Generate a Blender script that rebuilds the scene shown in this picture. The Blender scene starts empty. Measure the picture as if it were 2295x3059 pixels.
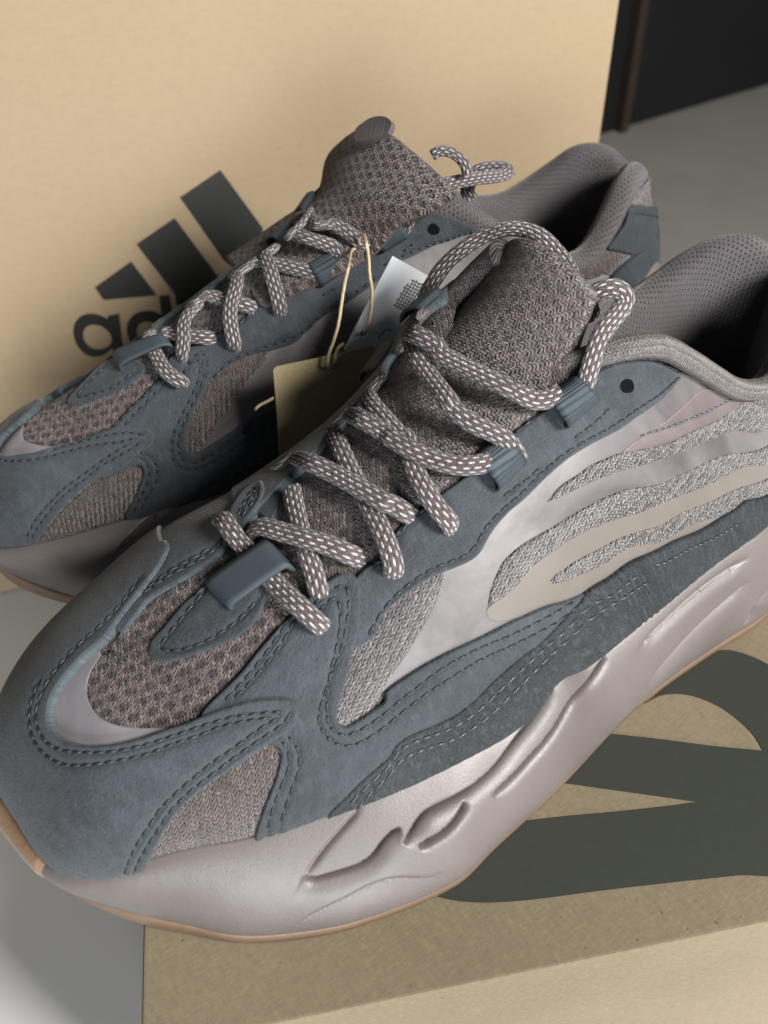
import bpy, bmesh, math, random
import numpy as np
from mathutils import Vector, Matrix
from mathutils.bvhtree import BVHTree
from mathutils.geometry import delaunay_2d_cdt

random.seed(7); RNG = np.random.RandomState(7)
SC = bpy.context.scene
COL = SC.collection

# ---------------------------------------------------------------- camera
CAM_POS = np.array([0.25262, 0.15271, 0.22698])
CAM_R = np.array([[-0.837011, 0.547101, -0.009665], [-0.361626, -0.539824, 0.760143], [-0.410658, -0.639742, -0.649684]])      # rows: right, up, forward
FPX = 2616.8
cam_data = bpy.data.cameras.new("camera"); cam = bpy.data.objects.new("camera", cam_data); COL.objects.link(cam)
m = Matrix.Identity(4)
for i in range(3):
    m[i][0] = CAM_R[0][i]; m[i][1] = CAM_R[1][i]; m[i][2] = -CAM_R[2][i]; m[i][3] = CAM_POS[i]
cam.matrix_world = m
cam_data.sensor_fit = 'VERTICAL'; cam_data.sensor_height = 36.0
cam_data.lens = 36.0 * FPX / 3059.0
cam_data.clip_start = 0.01; cam_data.clip_end = 50
cam_data.dof.use_dof = True; cam_data.dof.focus_distance = 0.245; cam_data.dof.aperture_fstop = 13.0
SC.camera = cam

# ---------------------------------------------------------------- world and lamps
w = bpy.data.worlds.new("World"); SC.world = w; w.use_nodes = True
w.node_tree.nodes['Background'].inputs[0].default_value = (0.86, 0.93, 1.0, 1)
w.node_tree.nodes['Background'].inputs[1].default_value = 0.10
SC.view_settings.view_transform = 'Standard'; SC.view_settings.look = 'None'
SC.view_settings.exposure = 0.0; SC.view_settings.gamma = 1.0

def area(name, loc, target, size, size_y, power, color):
    l = bpy.data.lights.new(name, 'AREA'); l.shape = 'RECTANGLE'; l.size = size; l.size_y = size_y
    l.energy = power; l.color = color
    o = bpy.data.objects.new(name, l); COL.objects.link(o); o.location = loc
    d = Vector(target) - Vector(loc); o.rotation_euler = d.to_track_quat('-Z', 'Y').to_euler()
    return o
area("window_light", (-0.26, 1.05, 0.86), (0.10, 0.0, 0.04), 0.42, 0.38, 50.0, (1.0, 0.975, 0.94))
area("front_fill", (0.62, 1.25, 0.16), (0.16, 0.0, 0.0), 0.7, 0.4, 22.0, (0.92, 0.96, 1.0))  # added low fill from the front left, brightens the box front

# ---------------------------------------------------------------- helpers
def tag(o, label=None, cat=None, group=None, kind=None):
    if label: o['label'] = label
    if cat: o['category'] = cat
    if group: o['group'] = group
    if kind: o['kind'] = kind
    return o
def link(name, me, mat, parent=None, smooth=True):
    o = bpy.data.objects.new(name, me); COL.objects.link(o)
    if mat is not None and not me.materials: me.materials.append(mat)
    if parent is not None: o.parent = parent
    if smooth and len(me.polygons): me.polygons.foreach_set('use_smooth', [True] * len(me.polygons))
    return o
def mesh(name, V, F, UV=None):
    me = bpy.data.meshes.new(name)
    me.from_pydata([tuple(map(float, v)) for v in V], [], [tuple(int(i) for i in f) for f in F])
    if UV is not None:
        lay = me.uv_layers.new(name='UVMap'); idx = np.empty(len(me.loops), dtype=np.int32)
        me.loops.foreach_get('vertex_index', idx)
        lay.data.foreach_set('uv', np.asarray(UV, dtype=np.float32)[idx].ravel())
    me.update(); return me
def empty(name, loc=(0, 0, 0), rz=0):
    o = bpy.data.objects.new(name, None); COL.objects.link(o); o.location = loc; o.rotation_euler = (0, 0, rz)
    o.empty_display_size = 0.02; return o
def catmull(P, n=8, closed=False):
    """Catmull-Rom through P; a point given twice is a sharp corner."""
    P = [np.asarray(p, float) for p in P]
    out = []; N = len(P)
    rng = range(N if closed else N - 1)
    for i in rng:
        p1, p2 = P[i], P[(i + 1) % N]
        L = np.linalg.norm(p2 - p1)
        if L < 1e-9: continue
        p0 = P[i - 1] if (closed or i > 0) else 2 * p1 - p2
        p3 = P[(i + 2) % N] if (closed or i + 2 < N) else 2 * p2 - p1
        if np.linalg.norm(p0 - p1) < 1e-9: p0 = p1 - (p2 - p1) * .6
        if np.linalg.norm(p3 - p2) < 1e-9: p3 = p2 + (p2 - p1) * .6
        # centripetal-ish tangents
        m1 = (p2 - p0) * L / (L + np.linalg.norm(p1 - p0)); m2 = (p3 - p1) * L / (L + np.linalg.norm(p3 - p2))
        for k in range(n):
            t = k / n
            out.append((2*t**3 - 3*t**2 + 1) * p1 + (t**3 - 2*t*t + t) * m1 + (-2*t**3 + 3*t*t) * p2 + (t**3 - t*t) * m2)
    if not closed: out.append(P[-1])
    return np.array(out)
def resample(P, step, closed=False):
    P = np.asarray(P, float)
    if closed: P = np.vstack([P, P[:1]])
    d = np.r_[0, np.cumsum(np.linalg.norm(np.diff(P, axis=0), axis=1))]
    keep = np.r_[True, np.diff(d) > 1e-12]; P = P[keep]; d = d[keep]
    n = max(2, int(round(d[-1] / step))); s = np.linspace(0, d[-1], n + 1)
    out = np.stack([np.interp(s, d, P[:, k]) for k in range(P.shape[1])], 1)
    return out[:-1] if closed else out
def seg_dist(Q, P, closed=True):
    """distance of points Q to the polyline P (2-D or 3-D)"""
    A = np.asarray(P, float); B = np.roll(A, -1, 0)
    if not closed: A, B = A[:-1], B[:-1]
    Q = np.asarray(Q, float); best = np.full(len(Q), 1e9)
    for a, b in zip(A, B):
        d = b - a; L2 = d @ d + 1e-18
        t = np.clip((Q - a) @ d / L2, 0, 1)
        best = np.minimum(best, np.linalg.norm(Q - a - t[:, None] * d, axis=1))
    return best
def inside(Q, P):
    x, y = Q[:, 0], Q[:, 1]; c = np.zeros(len(Q), bool); n = len(P); j = n - 1
    for i in range(n):
        xi, yi = P[i]; xj, yj = P[j]
        cond = ((yi > y) != (yj > y)) & (x < (xj - xi) * (y - yi) / (yj - yi + 1e-18) + xi)
        c ^= cond; j = i
    return c
def offset_poly(P, d, closed=False):
    """polyline P moved sideways by d (left positive)"""
    P = np.asarray(P, float)
    if closed: T = np.roll(P, -1, 0) - np.roll(P, 1, 0)
    else: T = np.gradient(P, axis=0)
    T /= np.linalg.norm(T, axis=1)[:, None] + 1e-12
    return P + d * np.stack([-T[:, 1], T[:, 0]], 1)
PATTERN = [
 '24366,-1179 24171,-1300 23741,-1372 23068,-1394 22690,-1309 22363,-1071 22051,-923 21852,-907',
 '21916,-1318 21693,-1136 21390,-897 21118,-795 20575,-781 20063,-794 19479,-710 19090,-593 18444,-315 17850,-120 17300,-50 16676,-7',
 '21578,-1534 21288,-1499 20906,-1451 20513,-1287 20156,-1065',
 '19451,-1274 18630,-1063 17941,-889 16982,-840 15840,-596 14646,-179 14373,-123',
 '24322,-1121 23844,-752 23301,-415 22838,-158 22671,0',
 '12936,-2238 12130,-1930 10873,-1690 9443,-1584 8298,-1518',
 '13307,-721 12062,-600 10686,-546 9411,-597 8300,-669',
 '7898,-3711 7841,-2917 7252,-2576 6512,-2639',
 '24924,-2847 24386,-2368 23422,-2143 22748,-2043 22232,-2131 21498,-2514 21074,-2567',
 '19721,4978 19127,4232 18417,3591 17869,3309 17447,3433 17295,3571 16547,3575 16115,3881 16008,4041 16533,4456 17244,4812 17920,5039 18321,5189 18849,5419 19306,5411',
 '23500,-521 23973,-157 24189,244 24249,621 24162,1025 23904,1426 23498,1778 22912,2221 22964,2386 23629,2158 24180,1946 24703,1600 25233,972 25448,325 25392,-107 25145,-398 24673,-597 24100,-727 23574,-856',
 '16159,4011 16548,4443 17268,4790 17944,5016 18531,5052 18035,5472 16917,5893 16018,6213 15043,6573 14159,6903 13541,7645 12585,7700 10617,6743 8830,6291 6729,5828 5077,5642 3713,3384 4456,2918 4456,2918 6830,2843 6830,2843 7886,2726 9125,3308 10578,3781 11711,3699 12607,3586 13461,3665 14196,3798 14755,4045 15378,4013 16061,3841',
 '15484,5531 15563,5748 15478,5946 15290,6135 14611,6576 13635,7240 12515,7556 10549,6617 7952,5931 5469,5649 4496,4546 6002,4501 7404,4908 9959,5579 11419,6106 12435,5960 13189,5632 13919,5489 14304,5523 15058,5593',
 '6609,2860 8054,3428 9738,4154 10996,4591 10996,4591 10635,4640 9738,4455 8016,3959 5953,3339 4843,2924 4843,2924',
 '10223,4304 9039,3993 7468,3553 5963,3075 5351,2914',
 '13080,4366 13080,4366 12682,4286 12194,4386 11798,4412 11267,4523 10217,4585 8016,3959 5953,3339 4734,2924 3713,3384 3575,3899 5521,3689 6849,3937 9401,4627 10833,5011 11878,4849 12464,4666',
 '15464,5549 15464,5549 15254,5235 14915,4962 14717,4847 14259,4800 13707,4883 12945,5111 12137,5362 10854,5466 9116,4963 6459,4283 3855,4376 4059,4934 5472,4590 7429,4952 9968,5595 11428,6123 12444,5977 13202,5659 13927,5506 14316,5549 14645,5632 15070,5619',
 '13900,6224 13900,6224 13735,6143 13347,6278 12716,6533 11652,6545 9600,5806 7655,5354 5874,5058 4359,5299 4570,5885 5890,5522 7265,5715 9161,6005 11438,6777 12609,7028 13053,6965 13411,6708',
 '18139,3843 17525,3624 16905,3606 16273,3712 15909,3842 15478,4003 15172,3998 14738,3802 14167,3716 13625,3693 12910,3609 12317,3633 11823,3718 10706,3804 9359,3433 8015,2802',
 '17313,2642 17073,2726 16276,2435 15726,2441 15440,2429',
 '14873,2300 14210,2262 13799,2296',
 '14014,3454 13580,3469 13223,3498 12869,3463',
 '11874,3490 11465,3487 11080,3434 10695,3332',
 '13021,2345 12653,2343 12294,2347',
 '18782,3519 18205,3978 17657,3752 16980,3756 16350,3866 15989,4003 15469,4195 15130,4225 14661,4002 14091,3879 13566,3865 12861,3797 12309,3817 11806,3885 10676,3972 9229,3514 7891,2813 7891,2813 8819,2615 9602,2539 10212,2409 10625,2390 11112,2407 11966,2385 12927,2310 13884,2442 14679,2454 15629,2392 16531,2399 17024,2636 17676,2564 18232,2718',
 '21308,2739 20900,2720 20402,2657 19879,2547 19535,2401 19235,2278',
 '21513,2624 21173,2605 20640,2540 20151,2433 19763,2328 19441,2225',
 '18916,2368 18455,2385 18177,2492 18093,2647 18212,2933 18465,3289 18870,3697 19271,3974 19642,4274 19835,4482 19889,4755 19799,5168 19600,5497 19354,5708 19012,5844 18572,5941 18232,5973 17662,6066 16920,6254 16122,6484 15350,6818 14661,7075 13912,7340 13567,7459',
 '18897,2581 18483,2559 18393,2705 18534,3098 18829,3478 19228,3885 19549,4359 19672,4633 19705,4862 19599,5160 19420,5367 19031,5547 18466,5662 18124,5694 17553,5784 16858,5916 16018,6213 15251,6563 14559,6810 13817,7094 13534,7383',
 '20612,4322 20535,4746 20680,5139 20981,5400 21325,5723 21600,6132',
 '20893,4039 20738,4496 20866,4897 21180,5140 21575,5480 21897,6014',
 '22246,2641 22021,2459 21468,2409 20923,2382 20332,2271 19829,2203 19417,2181 18799,2154 18338,2171 17997,2288 17818,2514 17832,2852 18030,3228 18347,3653 18793,4087 19228,4526 19474,4784 19511,4979 19396,5176 19181,5263 18819,5346 18371,5426 18347,5251 17597,5391 16815,5638 15932,6000 14952,6350 14089,6728 13412,7416 13412,7416 13484,8178 14224,8213 15045,8200 16132,8153 17167,7647 18312,7023 18941,6948 19722,6983 20337,7431 21238,6921 22271,6367 22271,6367 22163,5847 21749,5317 21226,4896 20938,4570 20913,4368 21028,4183 21438,4064 21945,4014 22374,3542 22242,3021',
 '25938,4885 24503,4157 23447,3819 22487,3768 21374,3930 20935,4127 20687,4606 20800,5026 21367,5456 21942,6076 22131,6456 23367,5887 24832,5304',
 '20535,7187 20427,6816 19973,6702 19394,6631 19020,6654 18763,6665 18568,6558 18191,6622 17625,6936 17041,7205 16529,7265 16051,7236 15307,7270 14762,7347 14178,7325 13693,7382 13405,7337 12798,7417 11993,7190 10498,6522 8722,6060 6986,5621 6067,5410 4326,5878 3739,7699 5335,7013 6560,6938 8415,7317 10806,8055 12646,8957 13930,9926 14499,10074 14687,9802 14944,9580 15406,9637 15951,9825 16729,9542 17399,9211 18348,8213 19089,7926 19781,7820',
 '19899,6956 19330,6872 18872,6862 18491,6736 17970,6977 17298,7401 16633,7607 16102,7599 15414,7578 14556,7583 14032,7659 13569,7710 12944,7872 11936,7444',
 '19826,7354 19327,7143 18938,7124 18570,7009 18048,7255 17268,7789 16609,7998 16025,8008 15253,7942 14523,7912 13954,8042 13454,8109 12771,8085 11795,7546',
 '11423,7126 9912,6596 8067,6191 6755,5892',
 '20217,4044 20162,3872 20207,3719 20380,3529 20854,3149 21368,2856 21908,2623 22465,2431 22952,2235 23563,2031 24103,1805 24623,1457 25060,967 25277,464 25208,82 24967,-208 24580,-403 24135,-524 23685,-638 23254,-734 22828,-869 22423,-1019 21779,-1216 21282,-1373 20884,-1669 20823,-2019 20902,-2126',
 '27825,3274 27266,4013 26295,4680 26015,4845 26015,4845 25301,4774 24930,4598 24360,4295 23847,4047 23287,3902 22673,3877 22040,3936 21416,4019 20935,4127 20561,4210 20319,4205',
 '20514,3736 20976,3391 21474,3064 22003,2809 22545,2588 23093,2383 23641,2182 24180,1946 24698,1590 25218,1093 25489,635 25556,178 25498,-178 25262,-439 24893,-663 24438,-817 23951,-968 23361,-1066 22784,-1145 22312,-1292 21810,-1489',
 '20827,3628 21276,3328 21794,3044 22348,2841 22894,2631 23461,2464 24011,2253 24556,1989 25112,1619 25474,1223 25737,636 25794,57 25639,-377 25385,-687 25015,-929',
 '20642,3792 21120,3682 21749,3611 22374,3542 23033,3539 23744,3610 24277,3795 24836,4008 25507,4358 26088,4632',
 '20332,3909 20601,3985 21091,3895 21709,3801 22347,3752 22996,3727 23571,3796 24097,3983 24592,4175 25143,4418 25747,4746',
 '22843,-680 22409,-733 21932,-868 21553,-777 21190,-653 20641,-487 20074,-367 19804,-416 19416,-689 19102,-619 18872,-656 18670,-127 18201,-462',
 '21954,-1138 21311,-989 20717,-752 20105,-575 19762,-697',
 '21793,-1183 21138,-1054 20543,-818 19986,-669',
 '19620,-839 19234,-1203 18629,-1620 18223,-1563 18180,-1496 18285,-1043 18550,-731 19009,-529 19375,-370 19416,-689 19685,-509',
 '19440,-642 18904,-1009 18403,-1320 18648,-886 19211,-678',
 '19269,-437 18666,-645 18201,-722 17656,-805 17075,-815 16405,-1110 15732,-1263 14994,-1512 14356,-1654 13691,-2375 13227,-2459 12888,-2450 12401,-2306 11953,-2153 11953,-2153',
 '24217,258 23998,-99 23686,-369 23206,-610 22502,-832 21932,-868 21190,-653 20583,-464 19957,-325 19296,-258 18732,475 18595,1429 18770,2101 19393,2136 19829,2203 20332,2271 20923,2382 21468,2409 22028,2472 22454,2408 22936,2203 23498,1778 23904,1426 24162,1025 24249,621',
 '22478,361 22308,162 21974,98 21361,-44 20859,-73 20548,-3 19961,199 19437,1120 19639,1361 19879,1554 20230,1705 20731,1641 21286,1423 21819,1162 22234,927 22459,635',
 '20833,150 21359,240 21978,396 22201,469 22178,604 21836,930 21302,1197 20710,1351 20183,1371 19809,1304',
 '11737,-2500,11096 11399,-2350,11502 11001,-2100,12057 10745,-1700,12637 10770,-1400,12931',
 '19565,-1616,7768 19677,-933,8298 19700,-344,8288 19603,126,8083 19541,625,8007 19510,1045,7933 19460,1536,7836 19354,2150,7785 19216,2558,7626 19064,2763,7396 18807,2597,6876|296,-292,909 315,-246,917 400,-5,917 439,197,877 451,70,890 448,204,870 435,324,840 413,434,801 391,510,766 375,559,740 363,588,723',
 '17986,-347,8936 18182,168,8771 18406,807,8577 18548,1358,8375 18647,1842,8113 18713,2145,7811 18661,2110,7306|431,-116,895 448,115,887 450,105,887 438,276,855 419,395,818 401,467,788 389,510,767',
 '19203,-461,7791 19239,-87,8343 19108,148,8552 18842,774,8708 18495,1313,8733 18113,1759,8652 17804,2098,8487 17299,2115,8001|428,136,893 419,82,904 423,97,901 446,10,895 447,202,871 436,346,831 416,445,793 387,524,759',
 '17427,-2767,7595 17722,-1748,8490 17610,-1495,8766 17333,-1505,8861 17419,-253,9539 17107,471,9481 16912,1249,9508 16636,1876,9373 16471,1958,9280 16211,2178,9055 15844,2156,8635|240,-640,730 235,-658,716 240,-664,708 246,-673,698 421,-245,873 452,144,881 441,184,879 390,397,831 370,441,818 329,526,785 294,585,756',
 '16186,-1318,9405 16560,-315,9634 16721,446,9443 16839,1174,9278 16899,1738,9070 16999,2349,8894 17072,2760,8643 17101,2951,8391 17050,2843,8004|349,-535,769 428,-153,891 443,173,880 438,224,870 411,385,826 377,500,779 350,572,742 334,610,718 331,625,707',
 '15585,-2631,8420 16012,-1566,9309 15934,-1292,9634 15611,-1513,9589 15958,-236,10307 15708,473,10195 15707,815,10221 15479,1393,10105 15124,1877,9975 14699,2256,9892 14208,2453,9865 13883,2500,9863|306,-681,665 324,-677,661 348,-670,655 348,-704,619 424,-290,858 397,137,908 402,-22,915 371,279,886 311,468,828 256,581,773 218,644,733 189,673,716',
 '14326,-1847,10087 14681,-1676,10005 14724,-1848,9789 15292,-826,10216 15367,14,10157 15378,601,10075 15308,789,10080 15629,1617,9797 15728,2256,9579 15666,2710,9283 15527,2942,9014 15358,2852,8640|478,-702,529 436,-691,577 418,-702,577 433,-383,816 406,36,913 399,-12,917 395,84,915 353,383,854 303,528,793 255,623,740 222,675,704 210,694,689',
 '12915,-1925,11542 12919,-2104,11319 12979,-2275,11047 12932,-2508,10772 13131,-2190,10822|435,-643,630 407,-741,535 506,-714,484 537,-709,458 639,-492,591',
 '13210,-2636,10196 13360,-2171,10723 13433,-1875,11107 13808,-992,11640 13591,-340,11514 13564,79,11387 13216,1400,11324 12775,1862,11049 12399,2126,10845 12013,2224,10810 11714,2272,10885|574,-704,418 576,-696,428 559,-701,444 638,-392,663 463,53,885 366,200,909 352,241,904 324,546,772 351,634,689 416,656,630 440,680,587',
 '13533,-1586,11066 13942,-789,11203 14066,-47,11032 14292,1032,10997 14277,1339,10832 14048,1807,10600 13672,2174,10389 13434,2401,10184 13288,2574,9911 13157,2637,9607|630,-417,655 538,-225,813 376,98,921 363,-1,932 350,238,906 293,469,833 225,605,764 185,673,717 155,716,681 135,742,657',
 '11851,-3400,10999 11687,-3300,11431 11369,-3200,11939 10968,-3000,12376 10409,-2700,12787 9932,-2300,13046 9609,-1900,13087 9448,-1400,13012 9355,-900,12775 9398,-400,12577 9726,200,12504 9929,600,12263',
 '9375,800,11614 9541,800,11872 9682,900,12211 9650,1100,12511 9432,1300,12631 9199,1500,12524 9186,1600,12313 9579,1750,12142 10089,1900,11961 10430,2050,11733 10696,2200,11432 10862,2300,11176 11105,2450,10920',
 '11934,1876,10591 11133,2037,11027 10748,2599,10458 11696,2592,9982|389,639,663 463,707,534 177,878,444 297,776,556',
 '14246,1975,9723 13317,1938,10038 13069,2664,9440 13980,2800,9102|251,587,770 211,629,748 125,754,645 154,734,662',
 '14033,-2420,9636 13116,-2800,10069|475,-705,526 573,-706,417',
 '12633,-2408,11109 11854,-2501,11444|571,-498,653 231,-601,765',
 '20600,-32,7055 20439,1030,7000 18875,1448,7980 18976,538,8164|472,9,881 462,275,843 431,329,840 447,65,892',
 '10269,2927 10118,2847 9912,2899 9871,3061 9965,3208 10196,3203 10311,3092',
 '24881,2796,0 25917,5298,0',
 '20626,8782,0 12680,12832,0',
 '18692,6153,0 18404,6611,0 17979,7081,0 17498,7466,0 16979,7801,0 16154,8248,0 14720,8945,0 12998,9814,0 11268,10707,0 9740,11481,0 5244,8426,0 4395,7437,0 4641,6453,0 4820,5913,0 5252,5295,0 5872,5030,0 5872,5030,0 6857,5099,0 7812,5166,0 8711,5305,0 9259,5327,0 9259,5327,0 8503,5409,0 7961,5702,0 7576,6136,0 7305,6755,0 7228,7428,0 7287,8013,0 7497,8531,0 7497,8531,0 8603,7597,0 9884,6424,0 11061,5407,0 11061,5407,0 12009,5588,0 13362,5944,0 13362,5944,0 12564,6677,0 11581,7585,0 10473,8618,0 10473,8618,0 11298,8224,0 12534,7601,0 14042,6805,0 15200,6231,0 15200,6231,0 16175,6292,0 17238,6084,0 18009,6057,0',
 '-9945,-18291,12580',
 '16002,-23804,4306 14180,-23479,5225 13429,-22964,3518 15780,-23629,3678',
 '13759,-23497,5953 11863,-23152,6872 10508,-22256,3968 10757,-22049,2466 12676,-22653,2927 12627,-22724,3391 12744,-22817,3730',
 '11431,-23190,7721 9451,-22827,8670 8040,-21940,5899 8846,-21695,3361 10080,-22270,4684',
 '15790,-23495,2924 15790,-23495,2924 15286,-23361,2940 15286,-23361,2940 15417,-23233,2042 15529,-23112,1212 15529,-23112,1212 16018,-23243,1208 16018,-23243,1208 16019,-23266,1330 16019,-23266,1330 16493,-23349,1079 17033,-23501,1116 17405,-23681,1548 17504,-23820,2164 17306,-23879,2779 16925,-23833,3095 16486,-23722,3139 16053,-23571,2950 15857,-23485,2771 15857,-23485,2771',
 '16630,-23664,2606 16276,-23552,2517 16017,-23436,2265 15897,-23334,1885 16040,-23311,1547 16409,-23384,1400 16827,-23511,1475 17068,-23634,1789 17103,-23710,2154 16933,-23723,2481',
 '13343,-22935,3487 13343,-22935,3487 12865,-22798,3446 12865,-22798,3446 12976,-22606,2229 13106,-22400,903 13106,-22400,903 13621,-22539,902 13621,-22539,902 13630,-22570,1058 13630,-22570,1058 14093,-22654,831 14636,-22818,928 15047,-22999,1310 15182,-23140,1881 15011,-23198,2451 14621,-23156,2801 14106,-23031,2882 13690,-22898,2766 13436,-22789,2546 13436,-22789,2546',
 '14288,-22985,2359 13867,-22853,2258 13598,-22728,1972 13517,-22637,1593 13647,-22615,1278 14023,-22689,1128 14456,-22820,1205 14714,-22949,1526 14739,-23028,1925 14563,-23041,2256',
 '-56535,-61608,-11200',
 '-88707,-63918,-11200',
 '24840,-835 24748,-695 24586,-619 24299,-450 23907,-222 23440,0',
 '11566,-400,13534 11643,-100,13217 11245,400,13243 10455,900,13262 10455,900,13262 10528,900,13701 10661,600,13911 10857,200,13931 11075,-100,13855 11341,-300,13709',
 '19557,4836 19259,4171 18735,3617 18043,3107 17247,3029 16497,3246 16130,3633 16413,3857 17141,4104 17956,4536 18659,4874 19150,5110',
 '24159,824 23889,523 23465,335 23002,-8 22476,-710 21768,-349 21138,35 20626,125 19727,1067 19473,1684 19834,2093 20324,2222 20911,2378 21442,2500 21783,2585 22248,2511 22799,2305 23243,2052 23603,1832 23888,1638 24112,1367 24210,1090',
 '24086,548 24187,807 24236,1100 24112,1367 23888,1638 23603,1832 23206,2072 23306,2243 23839,2153 24534,1873 25017,1447 25410,821 25682,-224 24920,27',
 '19119,5062 18508,4673 17484,4144 16723,3843 16124,3619 15292,3758 14036,3452 13224,3438 12072,3304 11481,3049 10293,3039 8710,2758 7977,2713 8045,2704 6409,2874 4999,2922 4043,2885 3173,3718 3058,4263 3836,4260 4835,3735 8691,4225 12344,5509 14151,6587 16414,6829 18221,6302',
 '15324,4540 15324,4540 15163,4394 14768,4339 14313,4350 13899,4440 13956,4545 14399,4519 14814,4617 15131,4612',
 '4041,2885 3222,3647 1869,3915 936,3835 1667,3604 2760,2800 3244,2729',
 '17955,3221 17285,3132 16523,3316 15679,3579 15091,3662 14159,3378 13188,3370 12092,3337',
 '12035,3141 11060,3172 9908,3107 8832,2843 8143,2689',
 '17594,2225 16793,2266 15998,2175',
 '11316,3051 10937,2985 10562,2933',
 '14051,2905 13664,2866 13311,2817',
 '18457,3308 18262,3242 17565,3203 16702,3360 15888,3704 15305,3822 14811,3570 14063,3508 13261,3507 12159,3450 11642,3306 10971,3287 9929,3135 8815,2879 7980,2713 7980,2713 8302,2665 9060,2526 9807,2352 10189,2260 10646,2269 10895,2087 11390,2009 11651,2086 12670,2042 13457,2271 14194,2057 15004,1994 15882,2093 16759,2175 17674,2089 18206,2365',
 '21358,2513 21031,2471 20587,2342 20120,2281 19704,2236 19407,2149',
 '20971,2687 20670,2590 20239,2502 19769,2430 19373,2310',
 '18526,2293 18077,2245 17913,2462 17928,2671 18235,3044 18663,3410 19119,3750 19424,4033 19628,4403 19645,4852 19499,5177 19160,5398 18617,5501 17958,5507 17236,5676 16720,5761',
 '18759,2464 18366,2329 18151,2452 18204,2718 18566,3135 19138,3558 19590,3897 19808,4253 19888,4826 19621,5308 19233,5632 18631,5796 17914,5857 17265,5964 16810,5995',
 '20799,3763 20546,4079 20450,4469 20529,4783 20729,5060 21111,5258 21446,5575',
 '21048,3700 20757,4038 20697,4331 20746,4618 20997,4903 21361,5171 21704,5490',
 '22127,2676 21783,2585 21442,2500 20911,2378 20336,2258 19858,2164 19472,2077 19034,1759 18372,1858 17873,2111 17794,2467 17853,2818 18298,3390 18897,3842 19283,4242 19431,4647 19219,5067 18916,5148 18032,5240 17390,5249 16655,5423 15905,5430 16132,6508 17100,7069 18383,6810 19579,6842 20612,6101 21439,5852 21997,5542 21997,5542 21930,5353 21369,4932 21028,4578 20901,4355 20967,4130 21360,3989 22187,3810 22372,3354',
 '25266,4626 24331,4267 23646,3995 22911,3804 22195,3733 21545,3830 21005,3973 20787,4264 20849,4587 21284,5078 21727,5419 22054,5515 23034,5194 24398,4793',
 '19636,6766 19114,6565 18329,6637 17301,6825 16303,6588 15133,6299 13819,6090 14649,7319 17051,8225 17631,7807 18864,7071',
 '19442,6616 18640,6600 17756,6781 17228,6791',
 '20836,3737 20487,3765 20254,3669 20183,3457 20309,3235 20619,2964 21140,2659 21624,2512 22161,2387 22614,2281 23173,2105 23584,2038 24000,1985 24499,1766 25002,1406 25229,990 25235,601 24942,363 24508,391 23934,464 23463,59 23172,-1338 22611,-942',
 '27197,3400 26608,3906 25864,4360 25371,4538 25371,4538 25131,4475 24602,4284 24067,4064 23612,3922 22985,3762 22423,3730 21880,3749 21310,3808',
 '20770,3280 21205,3114 21668,2899 22133,2694 22654,2530 23184,2402 23754,2282 24285,2150 24830,1811 25229,1421',
 '20482,3351 20903,3014 21394,2751 21869,2574 22388,2401 22958,2255 23454,2168',
 '21005,3314 21529,3270 21986,3289 22549,3346 23017,3389 23602,3481 24156,3667 24708,3865 25181,4097 25609,4317',
 '20620,3494 21060,3473 21591,3448 22075,3409 22604,3490 23180,3567 23737,3681 24208,3865 24736,4080 25111,4230 25443,4415',
 '23463,59 23184,-1335 22622,-939 22166,-520 21567,-134 20938,-8',
 '20394,96 19724,91 19208,139',
 '19187,355 18688,154 18185,110 17610,68 17100,258 16540,261 15893,263 15280,51 14680,80 14116,-129 13647,-581',
 '22461,575 22259,470 21909,307 21513,159 21032,10 20591,178 20179,749 19849,1173 19770,1493 20119,1599 20564,1586 21197,1455 21809,1243 22211,1065 22427,840',
 '22079,697 21676,515 21283,393 20898,319',
 '22103,803 21712,1049 21227,1252 20719,1364 20261,1338',
 '1609,2195 517,2457 -459,2174 -494,2497 -485,2740 147,3540 1875,3934 2780,2844 2359,2743 1991,2647 1738,2390',
 '1461,2567 422,2786 -483,2505',
 '-486,2822 157,3610 1896,4010 2956,4005 3408,4061 2938,5002 2330,5281 1036,5912 -416,5035 -630,3547',
 '210,4439 -495,4664 665,5292 1915,5251 1418,4920',
 '10253,2733 10081,2618 9875,2629 9793,2751 9913,2888 10122,2925 10263,2874',
 '19566,-423,7441 19500,753,8166 19420,995,8344 19389,684,8149 19371,982,8017 19399,1446,7840 19317,2095,7621 19107,2409,7404 18891,2494,7209 18755,2127,6806|322,-628,709 447,-16,894 446,-17,895 308,-640,704 452,175,875 434,376,819 385,580,718 338,693,636 304,754,583 283,784,553',
 '19077,208,7767 19017,908,8230 18757,1149,8333 18448,1453,8341 17995,1804,8340 17662,1961,8294 17240,1724,8074|452,131,882 452,121,884 450,211,868 433,364,825 399,528,749 367,619,694 333,685,648',
 '17433,434,8937 17708,1003,9024 18108,1347,8952 18363,1595,8690 18481,1871,8382 18644,1978,7937 18661,1607,7435|456,-38,889 460,31,887 458,93,884 446,263,855 417,444,793 382,575,724 362,633,684',
 '17730,-272,8401 17811,937,9058 17628,1146,9268 17372,1038,9337 17045,1218,9272 16620,1617,9190 16212,1877,9106 15717,1768,8711|343,-593,729 349,-579,737 360,-552,752 454,-48,890 451,174,876 388,460,798 310,624,718 228,751,620',
 '15960,462,9666 16238,1042,9776 16467,1577,9658 16720,1850,9377 16916,2165,8991 16994,2475,8576 16993,2551,8198 16971,2134,7701|378,-413,829 423,4,906 417,255,872 400,421,814 357,589,725 303,718,627 266,782,564 254,806,535',
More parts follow.
